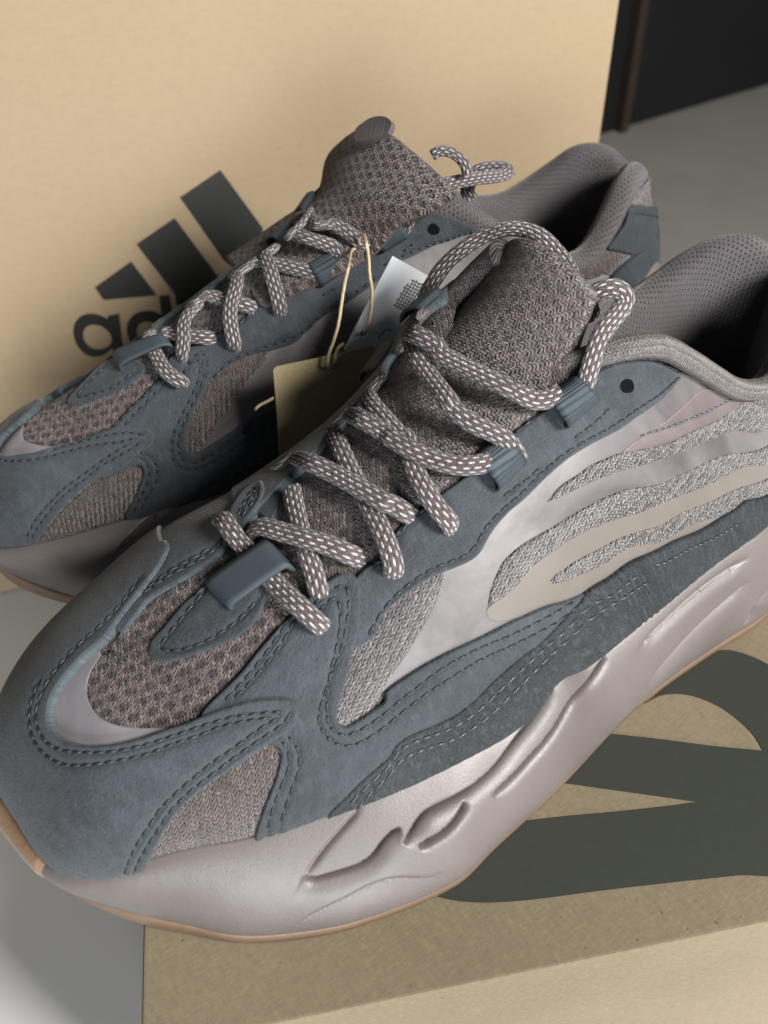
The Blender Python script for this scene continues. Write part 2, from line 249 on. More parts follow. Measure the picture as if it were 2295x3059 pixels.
 '16080,-244,9208 16219,952,9823 16017,1183,10045 15671,871,10032 15441,1034,10155 14902,1424,10099 14516,1757,10050 14111,2019,9939 13815,2113,9778|378,-434,818 376,-432,820 377,-424,823 362,-515,777 403,-27,915 335,412,847 266,605,751 206,725,658 162,786,597',
 '14430,-414,9907 14823,797,10384 15036,1041,10421 15216,1112,10395 15289,1811,10029 15300,2250,9544 15292,2437,9109 15195,2053,8491|432,-426,795 425,-445,788 406,-475,781 376,-496,783 327,469,820 231,707,668 181,794,580 156,834,529',
 '13555,240,10915 13298,-3,10995 13319,199,11106 13820,953,11132 14172,1153,11000 14332,1185,10927 14255,1060,10934 13905,1685,10938 13426,1873,10732 13130,1964,10574 12985,2003,10340 12866,1958,10016|601,-454,658 672,-454,584 669,-447,594 545,-429,720 536,-438,722 518,-477,710 527,-462,713 339,251,907 276,575,770 259,682,684 241,745,621 223,790,571',
 '13685,275,10828 13407,93,10980 13480,1692,11309 12981,1667,11201 12587,1935,10960 12312,2222,10746 11917,2374,10677 11525,2408,10674|541,-442,715 672,-470,573 330,-1,944 353,288,890 355,614,705 402,698,593 459,718,524 437,765,474',
 '10772,2300,10828 10649,2350,11101 10501,2400,11501 10239,2450,11875 9832,2500,12132 9131,2500,12231 8362,2400,12205 7637,2200,12099 7020,2000,11994 6528,1700,11949 6550,1400,11990 6888,1100,11947 7274,1000,11879 7574,1000,11619 7735,1100,11285 7633,1300,10996',
 '9611,2000,13034 9375,2100,13172 9069,2300,13137 8844,2500,12972 8733,2700,12762 8714,2800,12534',
 '14020,1584,9937 13194,1535,10252 12866,2109,9700 13728,2188,9331|232,674,701 234,691,684 202,826,526 123,840,529',
 '11782,1816,10686 10884,2093,11156 10587,2478,10652 11535,2352,10216|478,671,567 430,786,444 207,919,335 390,805,447',
 '20548,98,7155 20485,960,7054 18686,1642,7903 18820,1232,8076|470,27,882 428,341,837 401,517,756 438,341,832',
 '14576,384,10283 13804,-36,10528|436,-402,805 535,-431,727',
 '13164,-676,10638 12522,-1164,10969|648,-451,614 603,-425,676',
 '15462,-6215,8446 15462,-6215,8446 15438,-6227,8532 15349,-6217,8592 15238,-6191,8608 15238,-6191,8608 13858,-5836,8648 12306,-5441,8711 12306,-5441,8711 11824,-4924,6861 13077,-4773,4576 13077,-4773,4576 15797,-5621,5204 15797,-5621,5204 15755,-5736,5804 15597,-5976,7142',
 '13807,-5743,8271 13732,-5735,8327 13677,-5704,8247 13708,-5689,8137 13783,-5710,8142',
 '11209,-5950,11245 11209,-5950,11245 9959,-5429,10335 9959,-5429,10335 9572,-4987,8722 10648,-5010,7486 10648,-5010,7486 12393,-5687,8520 13000,-5855,8560 13000,-5855,8560 13081,-5889,8621 13081,-5889,8621 12205,-5926,9890',
 '12524,-5833,9048 12454,-5831,9127 12354,-5806,9132 12284,-5771,9052 12306,-5756,8955 12394,-5770,8911 12493,-5803,8943',
 '10711,-5639,10446 10596,-5594,10372',
 '10525,-5582,10404 10604,-5581,10303',
 '10533,-5568,10331 10418,-5522,10256',
 '10350,-5512,10290 10430,-5511,10188',
 '10677,-5617,10380 10756,-5616,10278',
 '10685,-5604,10311 10571,-5558,10232',
 '10499,-5546,10265 10578,-5545,10163',
 '10511,-5533,10192 10396,-5487,10116',
 '10825,-5650,10355 10909,-5651,10254',
 '10837,-5639,10287 10723,-5593,10212',
 '10652,-5581,10240 10731,-5580,10138',
 '10659,-5568,10171 10545,-5521,10091',
 '10477,-5510,10125 10557,-5510,10022',
 '10989,-5674,10262 10871,-5627,10187',
 '10804,-5616,10220 10883,-5616,10118',
 '10812,-5603,10146 10698,-5557,10071',
 '10626,-5544,10100 10706,-5544,9997',
 '10638,-5533,10031 10523,-5487,9955',
 '10952,-5650,10195 11036,-5651,10094',
 '10965,-5638,10122 10851,-5592,10047',
 '10779,-5580,10079 10859,-5580,9977',
 '10787,-5567,10006 10672,-5521,9930',
 '10605,-5509,9959 10685,-5508,9856',
 '11116,-5674,10102 10999,-5626,10022',
 '10931,-5615,10055 11011,-5615,9953',
 '10940,-5602,9981 10826,-5556,9905',
 '10754,-5544,9938 10834,-5543,9835',
 '10766,-5532,9865 10651,-5485,9788',
 '11080,-5649,10030 11164,-5650,9929',
 '11092,-5638,9961 10978,-5592,9885',
 '10907,-5579,9914 10987,-5578,9811',
 '10915,-5566,9844 10801,-5519,9763',
 '10733,-5509,9797 10813,-5508,9694',
 '11244,-5673,9937 11127,-5626,9860',
 '11060,-5614,9890 11140,-5614,9787',
 '11068,-5602,9820 10954,-5555,9743',
 '10882,-5543,9772 10962,-5542,9669',
 '10894,-5531,9702 10780,-5484,9621',
 '11207,-5649,9869 11292,-5650,9767',
 '11221,-5637,9796 11107,-5591,9719',
 '11035,-5578,9748 11116,-5577,9645',
 '11043,-5565,9677 10929,-5519,9600',
 '10861,-5507,9630 10942,-5507,9526',
 '11373,-5673,9776 11255,-5625,9694',
 '11188,-5614,9728 11268,-5613,9625',
 '11197,-5600,9653 11083,-5554,9576',
 '11010,-5542,9609 11091,-5542,9506',
 '11023,-5530,9535 10908,-5483,9457',
 '11935,-5603,8743 11955,-5628,8839 11889,-5628,8919 11805,-5610,8937 11747,-5614,9032 11645,-5591,9046 11568,-5561,9001 11560,-5542,8921',
 '12330,2131,10493 12374,2388,10939 12264,2492,11078|370,733,571 414,676,610 454,652,607',
 '13773,-5671,8271',
 '12435,-5739,9064',
 '12067,2099,10357 12327,2313,10613 12402,2432,10952 12316,2520,11094|412,738,534 392,724,568 410,678,610 447,653,612',
 '12296,-5709,12003 12280,-5619,11596 12316,-5526,11107 12304,-5434,10686 12395,-5335,10103 12550,-5271,9605',
 '12227,1885,10523 12428,2187,10533 12680,2438,10584|384,711,590 352,735,580 312,748,585',
 '12925,-5740,11364 13133,-5679,10816 13423,-5560,9884 13690,-5501,9273 13871,-5481,8949 13961,-5442,8651',
 '13261,-5603,9040 13452,-5632,8939 13579,-5613,8690 13656,-5588,8476',
 '15547,-6180,7568 15758,-6219,7492 16037,-6275,7407 16190,-6291,7296',
]
# cut patterns: outlines, seams, lace runs and prints measured once on the things themselves, in hundredths of a
# millimetre, in the order in which the builders below use them (flattened leather pattern, shoe-local or world points)
def pattern():
    r = PATTERN[pattern.n]; pattern.n += 1; return r
pattern.n = 0
def dec(t, s=1e5): return [np.array([float(v) for v in p.split(',')]) / s for p in t.split()]
def on_plane(*a): return dec(pattern())
# ---------------------------------------------------------------- materials
class NT:
    def __init__(s, name):
        s.m = bpy.data.materials.new(name); s.m.use_nodes = True; s.t = s.m.node_tree; s.n = s.t.nodes
        s.b = s.n['Principled BSDF']
    def node(s, typ, **kw):
        n = s.n.new(typ)
        for k, v in kw.items(): setattr(n, k, v)
        return n
    def put(s, sock, v):
        if hasattr(v, 'is_linked') or isinstance(v, bpy.types.NodeSocket): s.t.links.new(v, sock)
        else: sock.default_value = v
    def math(s, op, a, b=None, c=None, clamp=False):
        n = s.node('ShaderNodeMath', operation=op, use_clamp=clamp); s.put(n.inputs[0], a)
        if b is not None: s.put(n.inputs[1], b)
        if c is not None: s.put(n.inputs[2], c)
        return n.outputs[0]
    def uv(s): return s.node('ShaderNodeUVMap').outputs[0]
    def obj(s): return s.node('ShaderNodeTexCoord').outputs['Object']
    def mapping(s, v, rot=0, scale=(1, 1, 1), loc=(0, 0, 0)):
        n = s.node('ShaderNodeMapping'); s.put(n.inputs[0], v)
        n.inputs[1].default_value = loc; n.inputs[2].default_value = (0, 0, rot) if not isinstance(rot, tuple) else rot
        n.inputs[3].default_value = scale; return n.outputs[0]
    def noise(s, v, scale, detail=3, rough=.55, dist=0):
        n = s.node('ShaderNodeTexNoise'); s.put(n.inputs['Vector'], v); n.inputs['Scale'].default_value = scale
        n.inputs['Detail'].default_value = detail; n.inputs['Roughness'].default_value = rough
        n.inputs['Distortion'].default_value = dist; return n.outputs[0]
    def ramp(s, f, stops, interp='LINEAR'):
        n = s.node('ShaderNodeValToRGB'); s.put(n.inputs[0], f); e = n.color_ramp.elements; n.color_ramp.interpolation = interp
        while len(e) < len(stops): e.new(.5)
        for el, (p, c) in zip(e, stops):
            el.position = p; el.color = (c, c, c, 1) if isinstance(c, (int, float)) else (*c, 1)
        return n.outputs[0]
    def mix(s, f, a, b, mode='MIX'):
        n = s.node('ShaderNodeMix', data_type='RGBA', blend_type=mode); s.put(n.inputs[0], f)
        s.put(n.inputs[6], (*a, 1) if isinstance(a, tuple) and len(a) == 3 else a)
        s.put(n.inputs[7], (*b, 1) if isinstance(b, tuple) and len(b) == 3 else b); return n.outputs[2]
    def sep(s, v):
        n = s.node('ShaderNodeSeparateXYZ'); s.put(n.inputs[0], v); return n.outputs
    def comb(s, x, y, z=0.0):
        n = s.node('ShaderNodeCombineXYZ'); s.put(n.inputs[0], x); s.put(n.inputs[1], y); s.put(n.inputs[2], z); return n.outputs[0]
    def bump(s, h, dist, strength=1.0, normal=None):
        n = s.node('ShaderNodeBump'); s.put(n.inputs['Height'], h); n.inputs['Distance'].default_value = dist
        n.inputs['Strength'].default_value = strength
        if normal is not None: s.put(n.inputs['Normal'], normal)
        return n.outputs[0]
    def fin(s, color=None, rough=None, normal=None, spec=None, sheen=None, sheen_rough=.5, coat=None, metallic=None, **kw):
        b = s.b.inputs
        if color is not None: s.put(b['Base Color'], (*color, 1) if isinstance(color, tuple) and len(color) == 3 else color)
        if rough is not None: s.put(b['Roughness'], rough)
        if normal is not None: s.put(b['Normal'], normal)
        if spec is not None: s.put(b['Specular IOR Level'], spec)
        if sheen is not None: b['Sheen Weight'].default_value = sheen; b['Sheen Roughness'].default_value = sheen_rough
        if coat is not None: b['Coat Weight'].default_value = coat
        if metallic is not None: s.put(b['Metallic'], metallic)
        return s.m

def suede(name, c1, c2, grain=1.6, sheen=.16, rough=.7, fuzz=.07, speck=.22):
    s = NT(name); v = s.uv()
    big = s.noise(v, 45, 3, .55); mid = s.noise(v, 260, 4, .6); fine = s.noise(v, 2300, 2, .6)
    f = s.math('MULTIPLY_ADD', mid, .45, s.math('MULTIPLY', big, .65))
    col = s.mix(s.ramp(f, [(.36, 0.0), (.72, 1.0)]), c1, c2)
    g = s.ramp(fine, [(.3, .0), (.7, 1.0)])
    col = s.mix(s.math('MULTIPLY', g, fuzz * 2.2), col, tuple(min(1, c * 2.3 + .02) for c in c2))
    sp = s.noise(v, 1250, 2, .7); sp2 = s.noise(s.mapping(v, .8, (1, .3, 1)), 800, 2, .6)
    col = s.mix(s.ramp(sp, [(.30, speck), (.50, 0.0)]), col, tuple(c * .35 for c in c1))
    col = s.mix(s.ramp(sp2, [(.52, 0.0), (.72, speck)]), col, tuple(min(1, c * 2.0) for c in c2))
    lo = s.math('ADD', s.math('MULTIPLY', s.math('ADD', fine, s.math('MULTIPLY', sp, 1.2)), .5), s.math('MULTIPLY', mid, .8))
    nrm = s.bump(lo, .00035 * grain, .8)
    return s.fin(col, rough, nrm, .24, sheen, .45)

def knit(name, dark, mid, light, wale=.0017, course=.0011, rot=0.6, depth=.0006, holes=0.0, mel=.5, big=0.0):
    """V-stitch knit: columns of paired slanted loops, yarn colour varies stitch by stitch"""
    s = NT(name); v = s.uv()
    wob = s.noise(v, 420, 2, .5)
    p = s.mapping(v, rot, (1, 1, 1)); x, y, z = s.sep(p)
    wob2 = s.math('MULTIPLY', s.math('SUBTRACT', wob, .5), .9)
    X = s.math('ADD', s.math('DIVIDE', x, wale), wob2); fx = s.math('FRACT', X)
    tri = s.math('ABSOLUTE', s.math('SUBTRACT', fx, .5))
    Y = s.math('ADD', s.math('ADD', s.math('DIVIDE', y, course), s.math('MULTIPLY', tri, 1.9)), wob2); fy = s.math('FRACT', Y)
    leg = s.math('SINE', s.math('MULTIPLY', s.math('FRACT', s.math('MULTIPLY', fx, 2.0)), math.pi))
    row = s.math('SINE', s.math('MULTIPLY', fy, math.pi))
    h = s.math('POWER', s.math('MULTIPLY', s.math('POWER', s.math('MAXIMUM', leg, 0.0), .6), row), .7)
    cell = s.comb(s.math('FLOOR', s.math('MULTIPLY', X, 2.0)), s.math('FLOOR', Y), 0.0)
    wn = s.node('ShaderNodeTexWhiteNoise', noise_dimensions='2D'); s.put(wn.inputs['Vector'], cell)
    patch = s.noise(v, 170, 3, .6)
    lf = s.math('ADD', s.math('MULTIPLY', wn.outputs[0], mel), s.math('MULTIPLY', patch, 1 - mel * .6))
    yarn = s.mix(s.ramp(lf, [(.42, 0.0), (.78, 1.0)]), mid, light)
    fib = s.noise(s.mapping(p, .7, (1, .3, 1)), 9000, 2, .6)
    yarn = s.mix(s.math('MULTIPLY', fib, .35), yarn, dark)
    hh = h
    if big > 0:
        dx = s.math('FRACT', s.math('ADD', s.math('DIVIDE', x, .0044), s.math('MULTIPLY', s.math('FLOOR', s.math('DIVIDE', y, .0030)), .5)))
        dy = s.math('FRACT', s.math('DIVIDE', y, .0030))
        dd = s.math('MULTIPLY', s.math('SINE', s.math('MULTIPLY', dx, math.pi)), s.math('SINE', s.math('MULTIPLY', dy, math.pi)))
        hole = s.ramp(dd, [(.35, 0.0), (.68, 1.0)])
        hole = s.math('MULTIPLY', hole, big)
        hh = s.math('SUBTRACT', h, s.math('MULTIPLY', hole, 1.0))
        yarn = s.mix(s.math('MULTIPLY', hole, .85), yarn, dark)
    col = s.mix(s.ramp(h, [(.12, 1.0), (.5, 0.0)]), yarn, tuple(c * .45 for c in dark))
    nrm = s.bump(hh, depth, 1.0)
    return s.fin(col, .85, nrm, .25, .25, .5)

def lace_mat(name):
    s = NT(name); u, v, _ = s.sep(s.uv())           # u along the lace, v round it, metres
    a = s.math('DIVIDE', u, .0027); b = s.math('DIVIDE', v, .00095)
    off = s.math('MULTIPLY', s.math('FLOOR', b), .5)
    fa = s.math('FRACT', s.math('ADD', a, off)); fb = s.math('FRACT', b)
    ex = s.math('DIVIDE', s.math('ABSOLUTE', s.math('SUBTRACT', fa, .5)), .34)
    ey = s.math('DIVIDE', s.math('ABSOLUTE', s.math('SUBTRACT', fb, .5)), .18)
    r = s.math('ADD', s.math('POWER', ex, 2.2), s.math('POWER', ey, 2.0))
    dash = s.ramp(r, [(.55, 1.0), (1.05, 0.0)])
    # brown braid: fine slanted strands
    q = s.math('ADD', s.math('DIVIDE', u, .0012), s.math('MULTIPLY', s.math('ABSOLUTE', s.math('SUBTRACT', fb, .5)), 1.6))
    st = s.math('SINE', s.math('MULTIPLY', s.math('FRACT', q), math.pi))
    seam = s.math('SINE', s.math('MULTIPLY', fb, math.pi))
    brown = s.mix(s.noise(s.uv(), 900, 3, .6), (.032, .021, .020), (.100, .071, .067))
    brown = s.mix(s.ramp(st, [(.0, 1.0), (.55, .0)]), brown, (.022, .014, .014))
    wh = s.mix(s.noise(s.uv(), 5200, 2, .5), (.42, .41, .42), (.80, .79, .81))
    col = s.mix(dash, brown, wh)
    h = s.math('ADD', s.math('MULTIPLY', dash, .55), s.math('MULTIPLY', s.math('MULTIPLY', st, seam), .5))
    return s.fin(col, s.math('MULTIPLY_ADD', dash, -.25, .7), s.bump(h, .0007, 1.0), .4, .2)

def lining(name):
    s = NT(name); v = s.uv(); x, y, z = s.sep(s.mapping(v, .5))
    Y = s.math('DIVIDE', y, .0014); row = s.math('FLOOR', Y)
    X = s.math('ADD', s.math('DIVIDE', x, .0019), s.math('MULTIPLY', row, .5))
    hx = s.math('ABSOLUTE', s.math('SUBTRACT', s.math('FRACT', X), .5)); hy = s.math('ABSOLUTE', s.math('SUBTRACT', s.math('FRACT', Y), .5))
    r = s.math('ADD', s.math('POWER', s.math('DIVIDE', hx, .25), 2.0), s.math('POWER', s.math('DIVIDE', hy, .34), 2.0))
    hole = s.ramp(r, [(.5, 1.0), (1.5, 0.0)])
    rib = s.math('SINE', s.math('MULTIPLY', s.math('FRACT', s.math('DIVIDE', x, .0006)), math.pi))
    base = s.mix(s.noise(v, 350, 3), (.052, .044, .046), (.090, .077, .080))
    base = s.mix(s.math('MULTIPLY', rib, .25), base, (.055, .045, .05))
    col = s.mix(hole, base, (.018, .015, .018))
    h = s.math('SUBTRACT', s.math('MULTIPLY', rib, .2), hole)
    return s.fin(col, .85, s.bump(h, .0006, 1.0), .25, .25)

def film(name, c1, c2, rough=.42, spec=.5, mottled=.5, metallic=0.0, scale=60):
    s = NT(name); v = s.uv(); n1 = s.noise(v, scale, 4, .6, .4); n2 = s.noise(v, 3500, 2)
    col = s.mix(s.ramp(n1, [(.35, 0.0), (.68, 1.0)]), c1, c2)
    col = s.mix(s.math('MULTIPLY', n2, .18), col, tuple(c * .55 for c in c1))
    r = s.math('MULTIPLY_ADD', n1, -.25 * mottled, rough + .12)
    return s.fin(col, r, s.bump(s.math('ADD', s.math('MULTIPLY', n2, .25), s.math('MULTIPLY', n1, 1.2)), .00035, .5), spec, metallic=metallic)

def foam(name, c1, c2, rough=.44):
    s = NT(name); v = s.obj(); n1 = s.noise(v, 22, 3); n2 = s.noise(v, 1800, 3, .65); n3 = s.noise(v, 150, 3)
    col = s.mix(s.ramp(n1, [(.3, 0.0), (.7, 1.0)]), c1, c2)
    col = s.mix(s.math('MULTIPLY', s.ramp(n3, [(.5, 0.0), (.8, 1.0)]), .18), col, tuple(c * .75 for c in c1))
    r = s.math('MULTIPLY_ADD', n3, .2, rough - .1)
    s.b.inputs['Subsurface Weight'].default_value = .12; s.b.inputs['Subsurface Radius'].default_value = (.004, .003, .0028)
    return s.fin(col, r, s.bump(s.math('ADD', n2, s.math('MULTIPLY', n3, .8)), .00014, .6), .48)

def gum(name):
    s = NT(name); v = s.obj(); n1 = s.noise(v, 60, 4); n2 = s.noise(v, 900, 3)
    col = s.mix(s.ramp(n1, [(.3, 0.0), (.7, 1.0)]), (.17, .105, .06), (.25, .16, .095))
    s.b.inputs['Subsurface Weight'].default_value = .08; s.b.inputs['Subsurface Radius'].default_value = (.004, .0035, .0015)
    return s.fin(col, .36, s.bump(s.math('ADD', n2, s.math('MULTIPLY', n1, 2)), .0004, .5), .5)

def kraft(name, c1, c2, scale=1.0, speck=1.0, rough=.8, grain=1.0):
    s = NT(name); v = s.obj()
    n1 = s.noise(v, 9 * scale, 3); fb = s.noise(s.mapping(v, (.1, .2, .15), (1, .28, 1)), 900 * scale, 4, .7)
    fb2 = s.noise(s.mapping(v, (.1, .2, .7), (.25, 1, 1)), 1300 * scale, 3, .7)
    col = s.mix(s.ramp(n1, [(.3, 0.0), (.7, 1.0)]), c1, c2)
    f = s.math('MULTIPLY_ADD', fb2, .5, s.math('MULTIPLY', fb, .5))
    col = s.mix(s.ramp(f, [(.36, .40 * grain), (.5, .0)]), col, tuple(c * .70 for c in c1))
    col = s.mix(s.ramp(f, [(.52, .0), (.66, .35 * grain)]), col, tuple(min(1, c * 1.3) for c in c2))
    sp = s.noise(v, 620 * scale, 1, .5)
    col = s.mix(s.ramp(sp, [(.765, .0), (.80, .6 * speck)]), col, tuple(c * .25 for c in c1))
    return s.fin(col, rough, s.bump(f, .00016, .7), .25)

def plain(name, c, rough=.5, spec=.5, bumpd=0.0, bscale=800, coat=None, vary=.25, metallic=0.0):
    s = NT(name); v = s.obj(); n = s.noise(v, bscale, 3); n2 = s.noise(v, bscale / 12, 3)
    col = s.mix(s.math('MULTIPLY', n2, 1.0), tuple(x * (1 - vary) for x in c), tuple(min(1, x * (1 + vary)) for x in c))
    return s.fin(col, s.math('MULTIPLY_ADD', n, .2, rough - .1), s.bump(n, max(bumpd, 1e-5), .6), spec, coat=coat, metallic=metallic)

def ribbed(name, c, pitch=.0009):
    s = NT(name); x, y, z = s.sep(s.uv())
    r = s.math('SINE', s.math('MULTIPLY', s.math('DIVIDE', y, pitch), 2 * math.pi)); n = s.noise(s.mapping(s.uv(), 0, (.12, 1, 1)), 2500, 3)
    col = s.mix(n, tuple(v * .7 for v in c), tuple(v * 1.5 for v in c))
    return s.fin(col, .62, s.bump(s.math('ADD', s.math('MULTIPLY', r, .5), s.math('MULTIPLY', n, .7)), .00022, 1.0), .3)

M = {}
M['suede'] = suede('slate_nubuck', (.0115, .0142, .017), (.035, .042, .049))
M['suede_dark'] = suede('dark_slate_nubuck', (.010, .013, .016), (.026, .032, .038))
M['shag'] = suede('green_grey_suede', (.0055, .0068, .0076), (.025, .029, .032), 4.0, .03, .9, .12, .6)
M['knit'] = knit('mauve_knit', (.020, .012, .012), (.088, .060, .058), (.185, .138, .132), .0016, .00105, .5, .0013, big=.6)
M['knit_toe'] = knit('mauve_toe_knit', (.022, .013, .012), (.105, .070, .064), (.215, .158, .143), .0017, .0011, .35, .0011, big=1.0)
M['knit_side'] = knit('melange_knit', (.014, .011, .011), (.074, .060, .059), (.205, .178, .168), .0018, .0011, 1.1, .0014, mel=.65)
M['knit_pink'] = knit('mauve_side_knit', (.018, .011, .010), (.066, .043, .038), (.14, .098, .086), .0018, .0012, .3, .0011, mel=.6)
M['edge'] = suede('raw_nubuck_edge', (.022, .030, .034), (.055, .070, .076), 3.0, .04, .9, .1)
EDGE = {M['suede']: M['edge'], M['suede_dark']: M['edge']}
M['lace'] = lace_mat('speckled_rope_lace')
M['lining'] = lining('mauve_collar_mesh')
M['film'] = film('lilac_reflective_film', (.060, .053, .055), (.122, .110, .112), .42)
M['film_toe'] = film('lilac_toe_film', (.14, .127, .138), (.18, .166, .178), .5, mottled=.3)
M['film_beige'] = film('grey_beige_film', (.096, .084, .073), (.115, .101, .088), .5, mottled=.2)
M['leather'] = film('mauve_leather', (.085, .067, .067), (.11, .088, .088), .45, mottled=.2)
M['rim'] = knit('tan_rim_knit', (.035, .028, .025), (.105, .087, .078), (.19, .163, .145), .0013, .0009, 1.57, .0008, mel=.4)
M['tab'] = plain('mauve_tab_fabric', (.080, .066, .068), .8, .2, .0002, 1500, vary=.1)
M['foam'] = foam('mauve_foam', (.087, .074, .070), (.117, .101, .095))
M['gum'] = gum('gum_rubber')
M['gum_sole'] = plain('brown_gum_sole', (.125, .080, .050), .5, .35, .0002, 500, vary=.3)
M['stitch'] = plain('stitch_thread', (.010, .014, .019), .45, .5, .0001, 3000, vary=.5)
M['stitch_light'] = plain('grey_stitch_thread', (.026, .032, .036), .4, .7, .0001, 3000, vary=.7)
M['ribbed'] = ribbed('ribbed_slate_webbing', (.026, .036, .043))
M['strap'] = plain('slate_rubber_strap', (.034, .044, .052), .62, .3, .00006, 2500, vary=.1)
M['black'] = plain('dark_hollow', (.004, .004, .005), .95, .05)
# ---------------------------------------------------------------- shoe construction
class Surface:
    """a grid surface in shoe-local metres with a flattened twin (pattern space) for cutting panels"""
    def __init__(s, P, FL, closed):
        nt, nr = P.shape[:2]; s.P, s.FL, s.nt, s.nr = P, FL, nt, nr
        idx = np.arange(nt * nr).reshape(nt, nr); T = []
        for i in range(nt if closed else nt - 1):
            j = (i + 1) % nt
            for k in range(nr - 1):
                a, b, c, d = idx[i, k], idx[j, k], idx[j, k + 1], idx[i, k + 1]
                T += [(a, b, c), (a, c, d)]
        s.T = np.array(T); s.V = P.reshape(-1, 3); s.F2 = FL.reshape(-1, 2)
        n = np.cross(s.V[s.T[:, 1]] - s.V[s.T[:, 0]], s.V[s.T[:, 2]] - s.V[s.T[:, 0]])
        N = np.zeros_like(s.V)
        for k in range(3): np.add.at(N, s.T[:, k], n)
        N /= np.linalg.norm(N, axis=1)[:, None] + 1e-15
        s.N = N
        s.bvh = BVHTree.FromPolygons([Vector(v) for v in s.V], [tuple(map(int, t)) for t in s.T], epsilon=0.0)
        s.fb = BVHTree.FromPolygons([Vector((*v, 0)) for v in s.F2], [tuple(map(int, t)) for t in s.T], epsilon=0.0)
    def bary(s, tri, p, V):
        a, b, c = V[s.T[tri]]; v0, v1, v2 = b - a, c - a, p - a
        d00, d01, d11, d20, d21 = v0 @ v0, v0 @ v1, v1 @ v1, v2 @ v0, v2 @ v1
        den = d00 * d11 - d01 * d01
        if abs(den) < 1e-22: return np.array([1., 0, 0])
        v = (d11 * d20 - d01 * d21) / den; w_ = (d00 * d21 - d01 * d20) / den
        return np.array([1 - v - w_, v, w_])
    def to_flat(s, p3):
        loc, n, i, d = s.bvh.find_nearest(Vector(p3)); b = s.bary(i, np.array(loc), s.V)
        return b @ s.F2[s.T[i]]
    def to_3d(s, q):
        loc, n, i, d = s.fb.find_nearest(Vector((q[0], q[1], 0))); b = s.bary(i, np.array(loc), np.c_[s.F2, np.zeros(len(s.F2))])
        b = np.clip(b, 0, 1); b /= b.sum()
        nn = b @ s.N[s.T[i]]
        return b @ s.V[s.T[i]], nn / np.linalg.norm(nn)

def table_curve(rows, n):
    A = np.array([[*r[0], *r[1], *r[2:]] for r in rows], float)
    C_ = catmull(list(A), 24, closed=True)
    d = np.r_[0, np.cumsum(np.linalg.norm(np.diff(np.vstack([C_, C_[:1]])[:, :3], axis=0), axis=1) + .35 * np.linalg.norm(np.diff(np.vstack([C_, C_[:1]])[:, 3:6], axis=0), axis=1))]
    s_ = np.linspace(0, d[-1], n + 1)[:-1]; CC = np.vstack([C_, C_[:1]])
    return np.stack([np.interp(s_, d, CC[:, k]) for k in range(CC.shape[1])], 1)

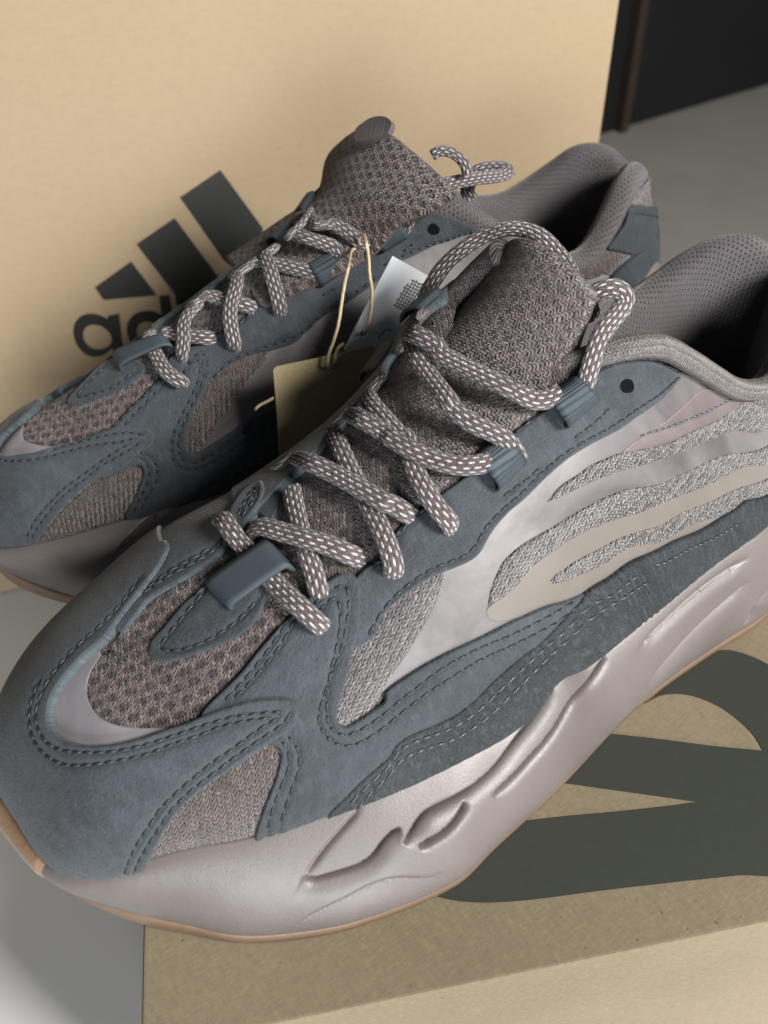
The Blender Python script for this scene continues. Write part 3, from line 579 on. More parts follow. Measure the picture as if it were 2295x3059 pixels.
class Shoe:
    def __init__(s, root, rows, sole_rows, loc, rz):
        s.root = root; s.loc = np.array(loc); s.c, s.s_ = math.cos(rz), math.sin(rz)
        tb = table_curve(rows, 300); s.tb = tb
        nr = 44; R_ = np.r_[-.10, -.05, np.linspace(0, 1, nr - 2)]
        sp = tb[(tb[:, 3] > .136) & (tb[:, 1] > -.006)]; sp = sp[np.argsort(sp[:, 3])]     # one shared crown line
        wt = np.clip((tb[:, 3] - .136) / .012, 0, 1)[:, None]
        tb[:, 4:6] = tb[:, 4:6] * (1 - wt) + wt * np.stack([np.interp(tb[:, 3], sp[:, 3], sp[:, 4]), np.interp(tb[:, 3], sp[:, 3], sp[:, 5])], 1)
        B, E = tb[:, :3], tb[:, 3:6]; h1, w2 = tb[:, 6], tb[:, 7]
        out = B[:, :2] - E[:, :2]; L = np.linalg.norm(out, axis=1)[:, None]; out = out / (L + 1e-9)
        s.out = out
        o3 = np.c_[out, np.zeros(len(out))]; up = np.array([0, 0, 1.])
        P1 = B + up * h1[:, None] + o3 * tb[:, 8:9]; P2 = E + o3 * w2[:, None] + up * tb[:, 9:10]
        P = np.zeros((len(tb), nr, 3))
        for k, r in enumerate(R_):
            if r >= 0: P[:, k] = (1-r)**3 * B + 3*(1-r)**2*r * P1 + 3*(1-r)*r*r * P2 + r**3 * E
            else: P[:, k] = B + up * r * .05 + o3 * r * .01
        g = np.zeros((len(tb), nr))
        seg = np.linalg.norm(np.diff(P, axis=1), axis=2)
        g[:, :-1] = np.cumsum(seg[:, ::-1], axis=1)[:, ::-1]
        FL = E[:, None, :2] + out[:, None, :] * g[:, :, None]
        s.S = Surface(P, FL, True)
        # make the vertex normals point outwards
        ctr = np.array([.13, 0, .04])
        if np.mean(np.sum(s.S.N * (s.S.V - ctr), axis=1)) < 0: s.S.N *= -1; s.flip = True
        else: s.flip = False
    def local(s, p):
        d = np.asarray(p, float) - s.loc
        return np.stack([s.c * d[..., 0] + s.s_ * d[..., 1], -s.s_ * d[..., 0] + s.c * d[..., 1], d[..., 2]], -1)
    def ldir(s, v):
        return np.array([s.c * v[0] + s.s_ * v[1], -s.s_ * v[0] + s.c * v[1], v[2]])
    def cut(s, *a): return dec(pattern())
    def at3(s, spec):
        """list of explicit local points 'x,y,z' (millimetres) -> pattern coordinates"""
        return [s.S.to_flat(np.array([float(a) for a in t.split(',')]) / 1000) for t in spec.split()]
    def over(s, *a):
        P, N = pattern().split('|'); return np.array(dec(P)), np.array(dec(N, 1e3))
    def plane_y(s, *a): return np.array(dec(pattern()))

    def panel(s, name, outline, mat, T=1.2, lift=0.0, rnd=1.0, step=1.8, stitch=None, surf=None, n=6, puff=0.0, smat='stitch', sink=.4, spl=2.9, groove=True):
        surf = surf or s.S; T, lift, rnd, step = T / 1000, lift / 1000, rnd / 1000, step / 1000
        O = resample(catmull(outline, n, closed=True), .0011, closed=True)
        area2 = np.sum(O[:, 0] * np.roll(O[:, 1], -1) - np.roll(O[:, 0], -1) * O[:, 1])
        if area2 < 0: O = O[::-1]
        lo, hi = O.min(0), O.max(0)
        gx, gy = np.meshgrid(np.arange(lo[0], hi[0], step), np.arange(lo[1], hi[1], step)); gx[1::2] += step / 2
        G = np.stack([gx.ravel(), gy.ravel()], 1); G = G[inside(G, O)]
        dG = seg_dist(G, O) if len(G) else np.zeros(0)
        pts = [O]
        for f_ in (.25, .6, 1.0, 1.5):
            q = offset_poly(O, rnd * f_, True); q = q[inside(q, O)]
            if len(q):
                dq = seg_dist(q, O); pts.append(q[dq > rnd * f_ * .92])
        G = G[dG > rnd * 1.5 + step * .4] if len(G) else G
        stp = [resample(catmull(p, n), .0009) for p in (stitch or [])]
        sp = []
        if groove and stp:
            for p in stp:
                for o_ in (0, .0005, -.0005, .001, -.001): sp.append(offset_poly(p, o_))
            sp = np.vstack(sp); sp = sp[inside(sp, O)]; sp = sp[seg_dist(sp, O) > rnd * .5]
            allst = np.full(len(G), 9.)
            for p in stp: allst = np.minimum(allst, seg_dist(G, p, False))
            G = G[allst > .0014]
            pts.append(sp)
        pts.append(G); V2 = np.vstack(pts)
        _, ui = np.unique(np.round(V2 / 8e-5).astype(int), axis=0, return_index=True); ui = np.sort(ui)
        ui = np.r_[np.arange(len(O)), ui[ui >= len(O)]]; V2 = V2[ui]
        nO = len(O); E_ = [(i, (i + 1) % nO) for i in range(nO)]
        vv, _, ff, *_r = delaunay_2d_cdt([Vector(v) for v in V2], E_, [], 1, 1e-7)
        Q = np.array([(v.x, v.y) for v in vv]); d = seg_dist(Q, O)
        h = lift + T * (.45 + .55 * np.sqrt(np.clip(1 - (1 - np.clip(d / rnd, 0, 1))**2, 0, 1)))
        if puff: h += puff / 1000 * (1 - np.exp(-d / .004))
        if groove and stp:
            ds = np.full(len(Q), 9.)
            for p in stp: ds = np.minimum(ds, seg_dist(Q, p, False))
            h -= .00050 * np.exp(-(ds / .0006)**2)
        P3 = np.zeros((len(Q), 3)); N3 = np.zeros((len(Q), 3))
        for i, q in enumerate(Q): P3[i], N3[i] = surf.to_3d(q)
        V = list(P3 + N3 * h[:, None]); F = [tuple(f) for f in ff if len(f) >= 3]
        # edge loops of the result = the panel's border: skirt them down into what lies beneath
        from collections import Counter
        cnt = Counter(); dire = {}
        for f in F:
            for a, b in zip(f, f[1:] + f[:1]):
                cnt[(min(a, b), max(a, b))] += 1; dire[(min(a, b), max(a, b))] = (a, b)
        nskirt = 0; low = {}; UV = [tuple(q) for q in Q]
        for e, c_ in cnt.items():
            if c_ != 1: continue
            a, b = dire[e]
            for v in (a, b):
                if v not in low:
                    low[v] = len(V); V.append(P3[v] + N3[v] * (-sink / 1000)); UV.append((Q[v][0] + .0006, Q[v][1]))
            F.append((b, a, low[a], low[b])); nskirt += 1
        if len(F) and len(ff):
            f = ff[0]; nn = np.cross(V[f[1]] - V[f[0]], V[f[2]] - V[f[0]])
            if nn @ N3[f[0]] < 0: F = [t[::-1] for t in F]
        o = link(name, mesh(name, V, F, UV), mat, s.root)
        if mat in EDGE:
            o.data.materials.append(EDGE[mat]); mi = [0] * (len(F) - nskirt) + [1] * nskirt; o.data.polygons.foreach_set('material_index', mi)
        if stitch: s.stitches(stp, lift + T * 1.0, o, smat, surf, spl)
        return o
    def stitches(s, paths, h, parent, smat='stitch', surf=None, pitch=2.9):
        surf = surf or s.S; V, F = [], []
        for p in paths:
            if len(p) < 2: continue
            q = resample(p, pitch / 1000 / 6)
            L = len(q); i = 0
            while i + 5 < L:
                ring = []
                a0 = q[i]; m0 = q[i + 2]; b0 = q[i + 5]
                pts = []
                for (pp, hh) in ((a0, -.00025), (q[i+1], .00008), (m0, .00016), (q[i+4], .00008), (b0, -.00025)):
                    x3, n3 = surf.to_3d(pp); pts.append((x3 + n3 * (h - .00030 + hh), n3))
                for k, (x3, n3) in enumerate(pts):
                    t = pts[min(k+1, 4)][0] - pts[max(k-1, 0)][0]; t /= np.linalg.norm(t) + 1e-12
                    sd = np.cross(t, n3); sd /= np.linalg.norm(sd) + 1e-12; n_ = np.cross(sd, t)
                    r = .00031 if k in (1, 2, 3) else .00012
                    base = len(V)
                    for a in range(5):
                        an = a * 2 * math.pi / 5; V.append(x3 + (sd * math.cos(an) + n_ * math.sin(an)) * r)
                    if k:
                        for a in range(5):
                            b = (a + 1) % 5; F.append((base - 5 + a, base - 5 + b, base + b, base + a))
                i += 6
        if F:
            o = link('stitching', mesh('stitching', V, F), M[smat], parent); tag(o, kind='stuff')

def tube(path, ra, rb, normals=None, seg=14, caps=True, power=2.3):
    """flattened tube along a 3-D path; ra across, rb along the normal; returns V, F, UV"""
    P = np.asarray(path); n = len(P); T = np.gradient(P, axis=0); T /= np.linalg.norm(T, axis=1)[:, None] + 1e-12
    if normals is None:
        normals = np.zeros((n, 3)); a = np.array([0, 0, 1.]) if abs(T[0][2]) < .9 else np.array([1., 0, 0])
        v = a - T[0] * (a @ T[0])
        for i in range(n):
            v = v - T[i] * (v @ T[i]); v /= np.linalg.norm(v); normals[i] = v
    V, UV, F = [], [], []; L = np.r_[0, np.cumsum(np.linalg.norm(np.diff(P, axis=0), axis=1))]
    per = math.pi * (ra + rb) * 1.02
    for i in range(n):
        nn = normals[i] - T[i] * (normals[i] @ T[i]); nn /= np.linalg.norm(nn) + 1e-12; sd = np.cross(T[i], nn)
        A, B = (ra[i], rb[i]) if hasattr(ra, '__len__') else (ra, rb)
        for k in range(seg + 1):
            a = 2 * math.pi * k / seg; ca, sa = math.cos(a), math.sin(a)
            x = abs(ca)**(2/power) * (1 if ca >= 0 else -1); y = abs(sa)**(2/power) * (1 if sa >= 0 else -1)
            V.append(P[i] + sd * x * A + nn * y * B); UV.append((L[i], k / seg * (per if not hasattr(per, '__len__') else per[i])))
        if i:
            o = i * (seg + 1)
            for k in range(seg): F.append((o - seg - 1 + k, o - seg + k, o + k + 1, o + k))
    if caps:
        for i, rev in ((0, False), (n - 1, True)):
            c = len(V); V.append(P[i]); UV.append((L[i], 0)); o = i * (seg + 1)
            for k in range(seg):
                f = (c, o + k + 1, o + k); F.append(f[::-1] if rev else f)
    return V, F, UV

def lace(shoe, name, P, N=None, parent=None, a=.0025, b=.0014, mat='lace', step=.0012):
    PN = np.c_[P, N] if N is not None else np.asarray(P)
    q = catmull(list(PN), 10)
    q = resample(q, step)
    path = q[:, :3]; nn = None
    if N is not None:
        nn = q[:, 3:6]
        for _ in range(10): nn[1:-1] = (nn[:-2] + nn[1:-1] * 2 + nn[2:]) / 4
    V, F, UV = tube(path, a, b, nn, 16)
    # a rope is never perfectly even
    V = np.array(V); V += (RNG.rand(*V.shape) - .5) * .00012
    return link(name, mesh(name, V, F, UV), M[mat], parent if parent is not None else shoe.root)

def band(name, P00, P10, P11, P01, n0, h, mat, parent, T=.0009, nu=6, nv=24, power=.6, foot=0.0, slant=None):
    """raised band: goes from edge P00-P10 over an arch of height h to edge P01-P11"""
    P00, P10, P11, P01, n0 = [np.asarray(v, float) for v in (P00, P10, P11, P01, n0)]
    V, F, UV = [], [], []; rows_ = []
    for side in (0, 1):
        for i in range(nu + 1):
            u = i / nu; A = P00 * (1 - u) + P10 * u; B = P01 * (1 - u) + P11 * u
            w_ = np.linalg.norm(B - A)
            for j in range(nv + 1):
                t = j / nv; ang = math.pi * t
                hx = (1 - math.copysign(abs(math.cos(ang))**power, math.cos(ang))) / 2; hz = abs(math.sin(ang))**power
                p = A + (B - A) * hx + n0 * (h * hz)
                q = n0 * math.sin(ang) - (B - A) / w_ * math.cos(ang); q /= np.linalg.norm(q)
                V.append(p - q * T * side); UV.append((u * np.linalg.norm(P10 - P00), t * (w_ + h)))
    W_ = nv + 1; K = (nu + 1) * W_
    for i in range(nu):
        for j in range(nv):
            a, b, c, d = i * W_ + j, (i + 1) * W_ + j, (i + 1) * W_ + j + 1, i * W_ + j + 1
            F.append((a, b, c, d)); F.append((K + d, K + c, K + b, K + a))
    for j in range(nv):
        F.append((j, j + 1, K + j + 1, K + j)); o = nu * W_; F.append((o + j + 1, o + j, K + o + j, K + o + j + 1))
    for i in range(nu):
        F.append(((i + 1) * W_, i * W_, K + i * W_, K + (i + 1) * W_)); F.append((i * W_ + nv, (i + 1) * W_ + nv, K + (i + 1) * W_ + nv, K + i * W_ + nv))
    me = mesh(name, V, F, UV); bm = bmesh.new(); bm.from_mesh(me); bmesh.ops.recalc_face_normals(bm, faces=bm.faces); bm.to_mesh(me); bm.free()
    o = link(name, me, mat, parent); return o
def build_sole(s, Brow, Grow, grooves, steps=(), nt=1700, gum_dz=.0045, toe=None):
    """midsole wall + gum outsole round the shoe. Brow: upper table; Grow: closed list of (x,y,z) of the midsole/gum line"""
    B = s.tb[:, :3]
    G = catmull([np.array(g, float) for g in Grow], 16, closed=True)
    # parametrise both loops by plan angle progress so that they match
    def loop(P, n):
        P = np.vstack([P, P[:1]]); d = np.r_[0, np.cumsum(np.linalg.norm(np.diff(P, axis=0), axis=1))]
        q = np.linspace(0, d[-1], n + 1)[:-1]; return np.stack([np.interp(q, d, P[:, k]) for k in range(P.shape[1])], 1)
    B2 = loop(B, nt)
    # match: nearest on G with monotone progress
    Gf = loop(G, 4000); c0 = np.array([.0, .0])
    idx = []
    from mathutils.kdtree import KDTree
    outd = np.roll(B2, -6, 0) - np.roll(B2, 6, 0); nrm = np.stack([outd[:, 1], -outd[:, 0]], 1); nrm /= np.linalg.norm(nrm, axis=1)[:, None]
    ctr = B2[:, :2].mean(0)
    if np.mean(np.sum(nrm * (B2[:, :2] - ctr), axis=1)) < 0: nrm = -nrm
    kd = KDTree(len(Gf))
    for i, g in enumerate(Gf): kd.insert((g[0], g[1], 0), i)
    kd.balance()
    for b, n_ in zip(B2, nrm):
        q = b[:2] + n_ * .006; idx.append(kd.find((q[0], q[1], 0))[1])
    idx = np.unwrap(np.array(idx) * 2 * np.pi / 4000)
    for _ in range(60): idx = (np.roll(np.r_[idx], 1) + idx + np.roll(idx, -1)) / 3 if False else idx
    ker = 25; e = np.r_[idx[-ker:] - 2*np.pi*np.sign(idx[-1]-idx[0]), idx, idx[:ker] + 2*np.pi*np.sign(idx[-1]-idx[0])]
    idx = np.convolve(e, np.ones(2*ker+1)/(2*ker+1), 'valid')
    fi = (idx * 4000 / (2*np.pi)) % 4000; i0 = np.floor(fi).astype(int) % 4000; fr = (fi - np.floor(fi))[:, None]
    G2 = Gf[i0] * (1 - fr) + Gf[(i0 + 1) % 4000] * fr
    o3 = np.c_[nrm, np.zeros(nt)]; up = np.array([0, 0, 1.])
    U = B2 + o3 * .0016 + up * .0006
    nr = 84; R_ = np.linspace(0, 1, nr)
    drop = (U[:, 2] - G2[:, 2])[:, None]
    P1 = U + o3 * .0052 - up * drop * .12; P2 = G2 + o3 * np.interp(G2[:, 0], [.20, .25], [.0078, .0034])[:, None] + up * drop * .30
    W_ = np.stack([(1-r)**3 * U + 3*(1-r)**2*r*P1 + 3*(1-r)*r*r*P2 + r**3*G2 for r in R_], 1)
    lip = np.stack([B2 - o3 * .003 - up * .001, B2 + o3 * .0002 + up * .0009, B2 + o3 * .0011 + up * .0011], 1)
    seg = np.r_[0, np.cumsum(np.linalg.norm(np.diff(B2, axis=0), axis=1))]
    g = np.concatenate([np.zeros((nt, 1)), np.cumsum(np.linalg.norm(np.diff(W_, axis=1), axis=2), axis=1)], 1)
    FL = np.stack([np.repeat(seg[:, None], nr, 1), -g], 2)
    s.SM = Surface(W_[::4, ::3], FL[::4, ::3], False)
    S_ = Surface(W_, FL, False)
    Nn = S_.N.reshape(nt, nr, 3)
    if np.mean(np.sum(Nn[:, nr//2] * o3, axis=1)) < 0: Nn = -Nn; s.SM.N *= -1 if np.mean(np.sum(s.SM.N.reshape(-1,W_[::4,::3].shape[1],3)[:,5]*o3[::4],axis=1))<0 else 1
    disp = np.zeros(nt * nr); Q = FL.reshape(-1, 2)
    for spec, depth, steep, ramp_, ta in grooves:
        p = resample(catmull(s.cut(spec, s.SM), 6), .0012)
        lo, hi = p.min(0) - .02, p.max(0) + .02
        sel = np.where((Q[:, 0] > lo[0]) & (Q[:, 0] < hi[0]) & (Q[:, 1] > lo[1]) & (Q[:, 1] < hi[1]))[0]
        q = Q[sel]; best = np.full(len(q), 1e9); sd = np.zeros(len(q)); pr = np.zeros(len(q)); n = len(p) - 1
        for k in range(n):
            a, b = p[k], p[k+1]; d = b - a; t = np.clip((q - a) @ d / (d @ d), 0, 1); v = q - a - t[:, None] * d
            dist = np.linalg.norm(v, axis=1); cr = d[0] * v[:, 1] - d[1] * v[:, 0]
            m_ = dist < best; best[m_] = dist[m_]; sd[m_] = np.sign(cr[m_]); pr[m_] = (k + t[m_]) / n
        # 'above' = towards the biteline (larger second coordinate)
        dirn = np.sign((p[-1] - p[0])[0]) or 1; sd = sd * dirn
        env = np.clip(pr / ta, 0, 1)**.7 * np.clip((1 - pr) / ta, 0, 1)**.7
        dd = best * 1000
        above = np.exp(-(dd / steep)**2); below = .6 * np.exp(-(dd / ramp_)**1.6) + .85 * np.exp(-(dd / .8)**2) * (steep < .5)
        disp[sel] += -depth / 1000 * env * np.where(sd > 0, above, below)
    Wd = W_ + Nn * disp.reshape(nt, nr)[:, :, None]
    # small moulding unevenness
    ph = seg[:, None] * 90 + g * 140; Wd += Nn * (.00003 * np.sin(ph) * np.sin(g * 310))[:, :, None]
    full = np.concatenate([lip, Wd], 1); K = full.shape[1]
    bottom = G2 - o3 * .004 - up * .0005
    full = np.concatenate([full, bottom[:, None]], 1); K += 1
    V = full.reshape(-1, 3); F = []; FB = []
    for i in range(nt):
        j = (i + 1) % nt
        tp = toe and B2[i, 0] > .2585 and toe[0] < B2[i, 1] < toe[1]
        for k in range(K - 1):
            F.append((i*K+k, i*K+k+1, j*K+k+1, j*K+k))
            if tp: FB.append(F[-1])
    if FB:
        me = mesh('toe_bumper', V, FB); bm = bmesh.new(); bm.from_mesh(me); bmesh.ops.delete(bm, geom=[v for v in bm.verts if not v.link_faces], context='VERTS')
        bmesh.ops.recalc_face_normals(bm, faces=bm.faces)
        for v in bm.verts:
            tt = min(1, max(0, min(v.co.y - toe[0], toe[1] - v.co.y) / .004)); v.co += v.normal * (-.0005 + .0011 * tt)
        bm.to_mesh(me); bm.free(); link('toe_bumper', me, M['gum'], s.root)
    me = mesh('midsole', V, F); bm = bmesh.new(); bm.from_mesh(me); bmesh.ops.recalc_face_normals(bm, faces=bm.faces); bm.to_mesh(me); bm.free()
    mid = link('midsole', me, M['foam'], s.root)
    # gum outsole: strip under the midsole
    Gs = G2[::3]; on = o3[::3]; n = len(Gs)
    h = np.interp(Gs[:, 0], [-.02, .2, .235, .262, .272], [gum_dz, gum_dz, .0055, .009, .011])[:, None]
    ledge = .0001 + .0006 * np.sin(np.arange(n) * .9)[:, None] * 0
    z0 = np.minimum(Gs[:, 2:3] - .0005, Gs[:, 2:3])
    jag = (.0004 * (np.sin(np.arange(n) * 1.7) + np.sin(np.arange(n) * .61)))[:, None]
    rowsG = [Gs - on * .002 + up * .0006, Gs + on * (ledge + .0002) + up * (.0003 + jag * .4), Gs + on * (ledge + .0004) - up * .0012, Gs + on * (ledge + .0003) - up * (h * .7), Gs - on * .0018 - up * h, Gs - on * .018 - up * (h + .0002)]
    R3 = np.stack(rowsG, 1); R3[:, :, 2] = np.maximum(R3[:, :, 2], -s.loc[2] + .0003); K = R3.shape[1]
    V = list(R3.reshape(-1, 3)); F = []
    for i in range(n):
        j = (i + 1) % n
        for k in range(K - 1): F.append((i*K+k, i*K+k+1, j*K+k+1, j*K+k))
    c = len(V); V.append(R3[:, -1].mean(0))
    for i in range(n): F.append((i*K+K-1, c, ((i+1) % n)*K+K-1))
    me = mesh('outsole', V, F); bm = bmesh.new(); bm.from_mesh(me); bmesh.ops.recalc_face_normals(bm, faces=bm.faces); bm.to_mesh(me); bm.free()
    link('outsole', me, M['gum_sole'], s.root)
    return mid

def upper_mesh(s, mat='knit'):
    V = s.S.V; F = []
    for t in s.S.T: F.append(tuple(t))
    me = mesh('upper', V, F, s.S.F2); bm = bmesh.new(); bm.from_mesh(me); bmesh.ops.remove_doubles(bm, verts=bm.verts, dist=1e-5)
    bmesh.ops.recalc_face_normals(bm, faces=bm.faces); bm.to_mesh(me); bm.free()
    return link('upper', me, M[mat], s.root)

def collar(s, top, r=.0052, depth=.075, rl=None):
    """padded rim along the topline plus the inner lining that goes down into the shoe"""
    T_ = catmull([np.array(t, float) / 1000 for t in top], 12); T_ = resample(T_, .0025)
    ctr = np.array([.045, .0]); 
    tan = np.gradient(T_, axis=0); inn = np.stack([-tan[:, 1], tan[:, 0], np.zeros(len(T_))], 1); inn /= np.linalg.norm(inn, axis=1)[:, None]
    if np.mean(np.sum(inn[:, :2] * (ctr - T_[:, :2]), axis=1)) < 0: inn = -inn
    up = np.array([0, 0, 1.]); V, UV, F = [], [], []
    prof = []
    for a in np.linspace(-.35, math.pi, 12): prof.append((-math.cos(a) * 1.0 + .75, math.sin(a)))
    L = np.r_[0, np.cumsum(np.linalg.norm(np.diff(T_, axis=0), axis=1))]
    for i, p in enumerate(T_):
        ri = r
        if rl is not None: ri = r + (rl - r) * min(1, max(0, (p[1] - .004) / .014))
        pts = [p + inn[i] * ri * a + up * ri * (b - .15) for a, b in prof]
        base = pts[-1]; zb = .034
        for t in np.linspace(.08, 1, 14):
            z = base[2] * (1 - t) + zb * t; bulge = math.sin(t * math.pi) * .004 - .003 * t
            q = base + inn[i] * bulge; q = np.array([q[0], q[1], z]); pts.append(q)
        g = 0; prev = None
        for q in pts:
            if prev is not None: g += np.linalg.norm(q - prev)
            V.append(q); UV.append((L[i], -g)); prev = q
        K = len(pts)
        if i:
            o = i * K
            for k in range(K - 1): F.append((o - K + k, o + k, o + k + 1, o - K + k + 1))
    me = mesh('collar', V, F, UV)
    o = link('collar', me, M['lining'], s.root)
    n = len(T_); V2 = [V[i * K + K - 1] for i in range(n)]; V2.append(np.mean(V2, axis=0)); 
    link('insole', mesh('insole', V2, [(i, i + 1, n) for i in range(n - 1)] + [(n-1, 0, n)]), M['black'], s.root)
    return o
def build_tongue(s, st, thick=.006, mat='knit', yc=-.003):
    """padded tongue: stations (cx, cz, half width, drop, back, yc)"""
    Q = catmull([np.array(r, float) / 1000 for r in st], 8)
    n = len(Q); V, F, UV = [], [], []; nv = 26
    tang = np.gradient(Q[:, :2], axis=0); tang /= np.linalg.norm(tang, axis=1)[:, None]
    L = np.r_[0, np.cumsum(np.linalg.norm(np.diff(Q[:, :2], axis=0), axis=1))]
    K = 2 * nv
    def ring(cx, cz, w_, drop, back, y0, nx, nz, th, l):
        for k in range(K):
            a = 2 * math.pi * k / K; v = math.cos(a); sgn = math.sin(a)
            v = math.copysign(abs(v)**.7, v)
            t = th * .5 * math.copysign(abs(sgn)**.55, sgn)
            V.append((cx - back * v*v + nx * t, y0 + w_ * v, cz - drop * v*v + nz * t)); UV.append((v * w_, l + (.1 if sgn < 0 else 0)))
    for i in range(n):
        cx, cz, w_, drop, back, y0 = Q[i]; tx, tz = tang[i]; nx, nz = (-tz, tx)
        if nx < 0: nx, nz = -nx, -nz
        ring(cx - nx * thick / 2, cz - nz * thick / 2, w_, drop, back, y0, nx, nz, thick, L[i])
    cx, cz, w_, drop, back, y0 = Q[-1]; tx, tz = tang[-1]
    for a in (.4, .8, 1.15, 1.4, 1.55):
        th = thick * math.cos(a); e = math.sin(a) * thick * .5
        ring(cx - nx * thick / 2 + tx * e, cz - nz * thick / 2 + tz * e, w_ - thick * .25 * (1 - math.cos(a)), drop, back, y0, nx, nz, th, L[-1] + e)
    R_ = len(V) // K
    for i in range(R_ - 1):
        for k in range(K): F.append((i*K+k, i*K+(k+1) % K, (i+1)*K+(k+1) % K, (i+1)*K+k))
    F.append(tuple(range(K))[::-1]); F.append(tuple((R_-1)*K+k for k in range(K)))
    me = mesh('tongue', V, F, UV); bm = bmesh.new(); bm.from_mesh(me); bmesh.ops.recalc_face_normals(bm, faces=bm.faces); bm.to_mesh(me); bm.free()
    return link('tongue', me, M[mat], s.root)
# ---------------------------------------------------------------- near shoe
root = empty('sneaker'); tag(root, 'nearest mauve and slate chunky sneaker, resting on the shoebox with its toe over the edge', 'sneaker', 'pair of sneakers')
# rows: biteline point, top point, rise at the biteline, reach at the top, flare, lift at the top
ROWS = [
 ((-.010,.006,.052),(-.007,.002,.097),.020,.004,.003,-.012),
 ((.000,.026,.052),(.000,.013,.104),.020,.004,.003,-.014),
 ((.020,.040,.050),(.014,.021,.100),.020,.004,.002,-.014),
 ((.047,.0455,.048),(.038,.0285,.083),.014,.004,.001,-.012),
 ((.070,.046,.0442),(.058,.029,.090),.018,.003,.000,-.014),
 ((.092,.0475,.0402),(.077,.0275,.103),.022,.002,.000,-.016),
 ((.108,.0485,.0375),(.094,.0245,.1125),.024,.002,.000,-.016),
 ((.122,.0495,.0362),(.108,.020,.1130),.024,.006,.000,-.012),
 ((.1335,.0508,.0398),(.120,.010,.1110),.024,.012,.000,-.006),
 ((.148,.0535,.0345),(.135,.003,.1060),.024,.020,.000,.000),
 ((.168,.0530,.0338),(.160,.003,.0955),.022,.022,.000,.000),
 ((.187,.0505,.0328),(.182,.002,.0845),.019,.022,.000,.000),
 ((.203,.0470,.0318),(.200,.001,.0755),.017,.021,.000,.000),
 ((.220,.0428,.0309),(.216,-.001,.0670),.015,.020,.000,.000),
 ((.236,.0362,.0306),(.226,-.003,.0620),.013,.019,.001,.000),
 ((.251,.0298,.0280),(.229,-.0035,.0605),.012,.019,.001,.001),
 ((.261,.0205,.0256),(.230,-.004,.0600),.011,.018,.001,.001),
 ((.2645,.0050,.027),(.230,-.005,.0600),.011,.018,.001,.001),
 ((.2660,-.0100,.0275),(.230,-.006,.0600),.011,.018,.001,.001),
 ((.2610,-.0250,.029),(.229,-.0065,.0602),.011,.018,.001,.001),
 ((.2480,-.0370,.030),(.227,-.0065,.0610),.013,.020,.001,.002),
 ((.2300,-.0440,.0305),(.218,-.005,.0655),.018,.023,.001,.003),
 ((.2100,-.0470,.031),(.201,-.003,.0745),.024,.026,.001,.006),
 ((.1850,-.0450,.033),(.182,-.002,.0840),.026,.023,.001,.005),
 ((.1600,-.0420,.036),(.160,-.001,.0950),.029,.024,.000,.006),
 ((.1380,-.0400,.039),(.136,-.002,.1055),.034,.028,.000,.007),
 ((.1220,-.0400,.041),(.121,-.016,.1140),.038,.023,.000,.003),
 ((.1080,-.0380,.043),(.109,-.0275,.1165),.032,.007,.000,-.010),
 ((.0920,-.0370,.045),(.096,-.0270,.1155),.024,.002,.000,-.016),
 ((.0750,-.0360,.046),(.077,-.0270,.1030),.022,.002,.000,-.016),
 ((.0550,-.0370,.047),(.058,-.0285,.092),.018,.003,.000,-.014),
 ((.0350,-.0365,.049),(.040,-.0290,.089),.016,.004,.001,-.012),
 ((.0150,-.0310,.051),(.014,-.0220,.101),.020,.004,.002,-.014),
 ((.0000,-.0190,.052),(.000,-.0120,.105),.020,.004,.003,-.014)]
A = Shoe(root, ROWS, None, (0, 0, 0), 0)
upper_mesh(A)
GN = [(-.020,.008,.008),(-.010,.032,.006),(.010,.046,.005),(.035,.051,.004),(.060,.0515,.0045),(.085,.0525,.0045),(.103,.0545,.0045),(.136,.0615,.0045),(.162,.0655,.0045),(.178,.0680,.0045),(.205,.0625,.0040),(.221,.0560,.0045),
      (.232,.0500,.006),(.2405,.0425,.0075),(.250,.0335,.009),(.258,.0245,.0115),(.2640,.0155,.0145),(.2680,.0060,.0180),(.2705,-.0060,.0205),(.2705,-.0190,.0200),(.2640,-.0350,.0150),(.2500,-.0470,.010),(.2300,-.0550,.006),(.2050,-.0590,.0045),(.1750,-.0570,.0045),(.1400,-.0500,.0045),(.1000,-.0440,.0045),(.0600,-.0440,.0045),(.0250,-.0430,.005),(-.0050,-.0340,.006),(-.018,-.015,.007)]
GROOVES = [
 ('', 3.2, .2, 3.0, .10),
 ('', 3.4, .2, 2.6, .08),
 ('', 3.0, .2, 1.5, .12),
 ('', 2.8, .2, 1.9, .10),
 ('', .8, .2, 1.2, .2),
 ('', 4.2, .7, 3.4, .15),
 ('', 2.0, 1.3, 2.5, .15),
 ('', 4.2, .7, 3.2, .15),
 ('', .9, .5, 3.5, .25),
]
build_sole(A, None, GN, GROOVES, toe=(-.03, .0205))
TOP = [(104,21,112.5),(98,23.5,113.5),(88,26,112),(77,27.5,105),(66,28.5,97),(56,29,90),(46,29,85.5),(37,28.5,84),(29,27,88),(21,24,96),(13,20,103),(4,14,106),(-3,7,101),(-6,1,98),(-4,-6,101),(3,-13,106),(12,-20,105),(21,-25,100),(30,-28,94),(40,-29,90),(50,-29,90),(60,-28.5,93),(70,-28,99),(80,-27,106),(90,-25.5,112),(98,-26,116),(106,-26.5,116.5)]
collar(A, TOP, rl=.0034)

rp = np.array([[112, 12, 108], [108, 17, 111.5]] + [[x, y + .2, z + 2.1] for x, y, z in TOP[1:9]], float) / 1000
V_, F_, U_ = tube(resample(catmull(list(rp), 10), .0012), .0031, .0031, None, 18)
link('collar_rim', mesh('collar_rim', V_, F_, U_), M['rim'], root)
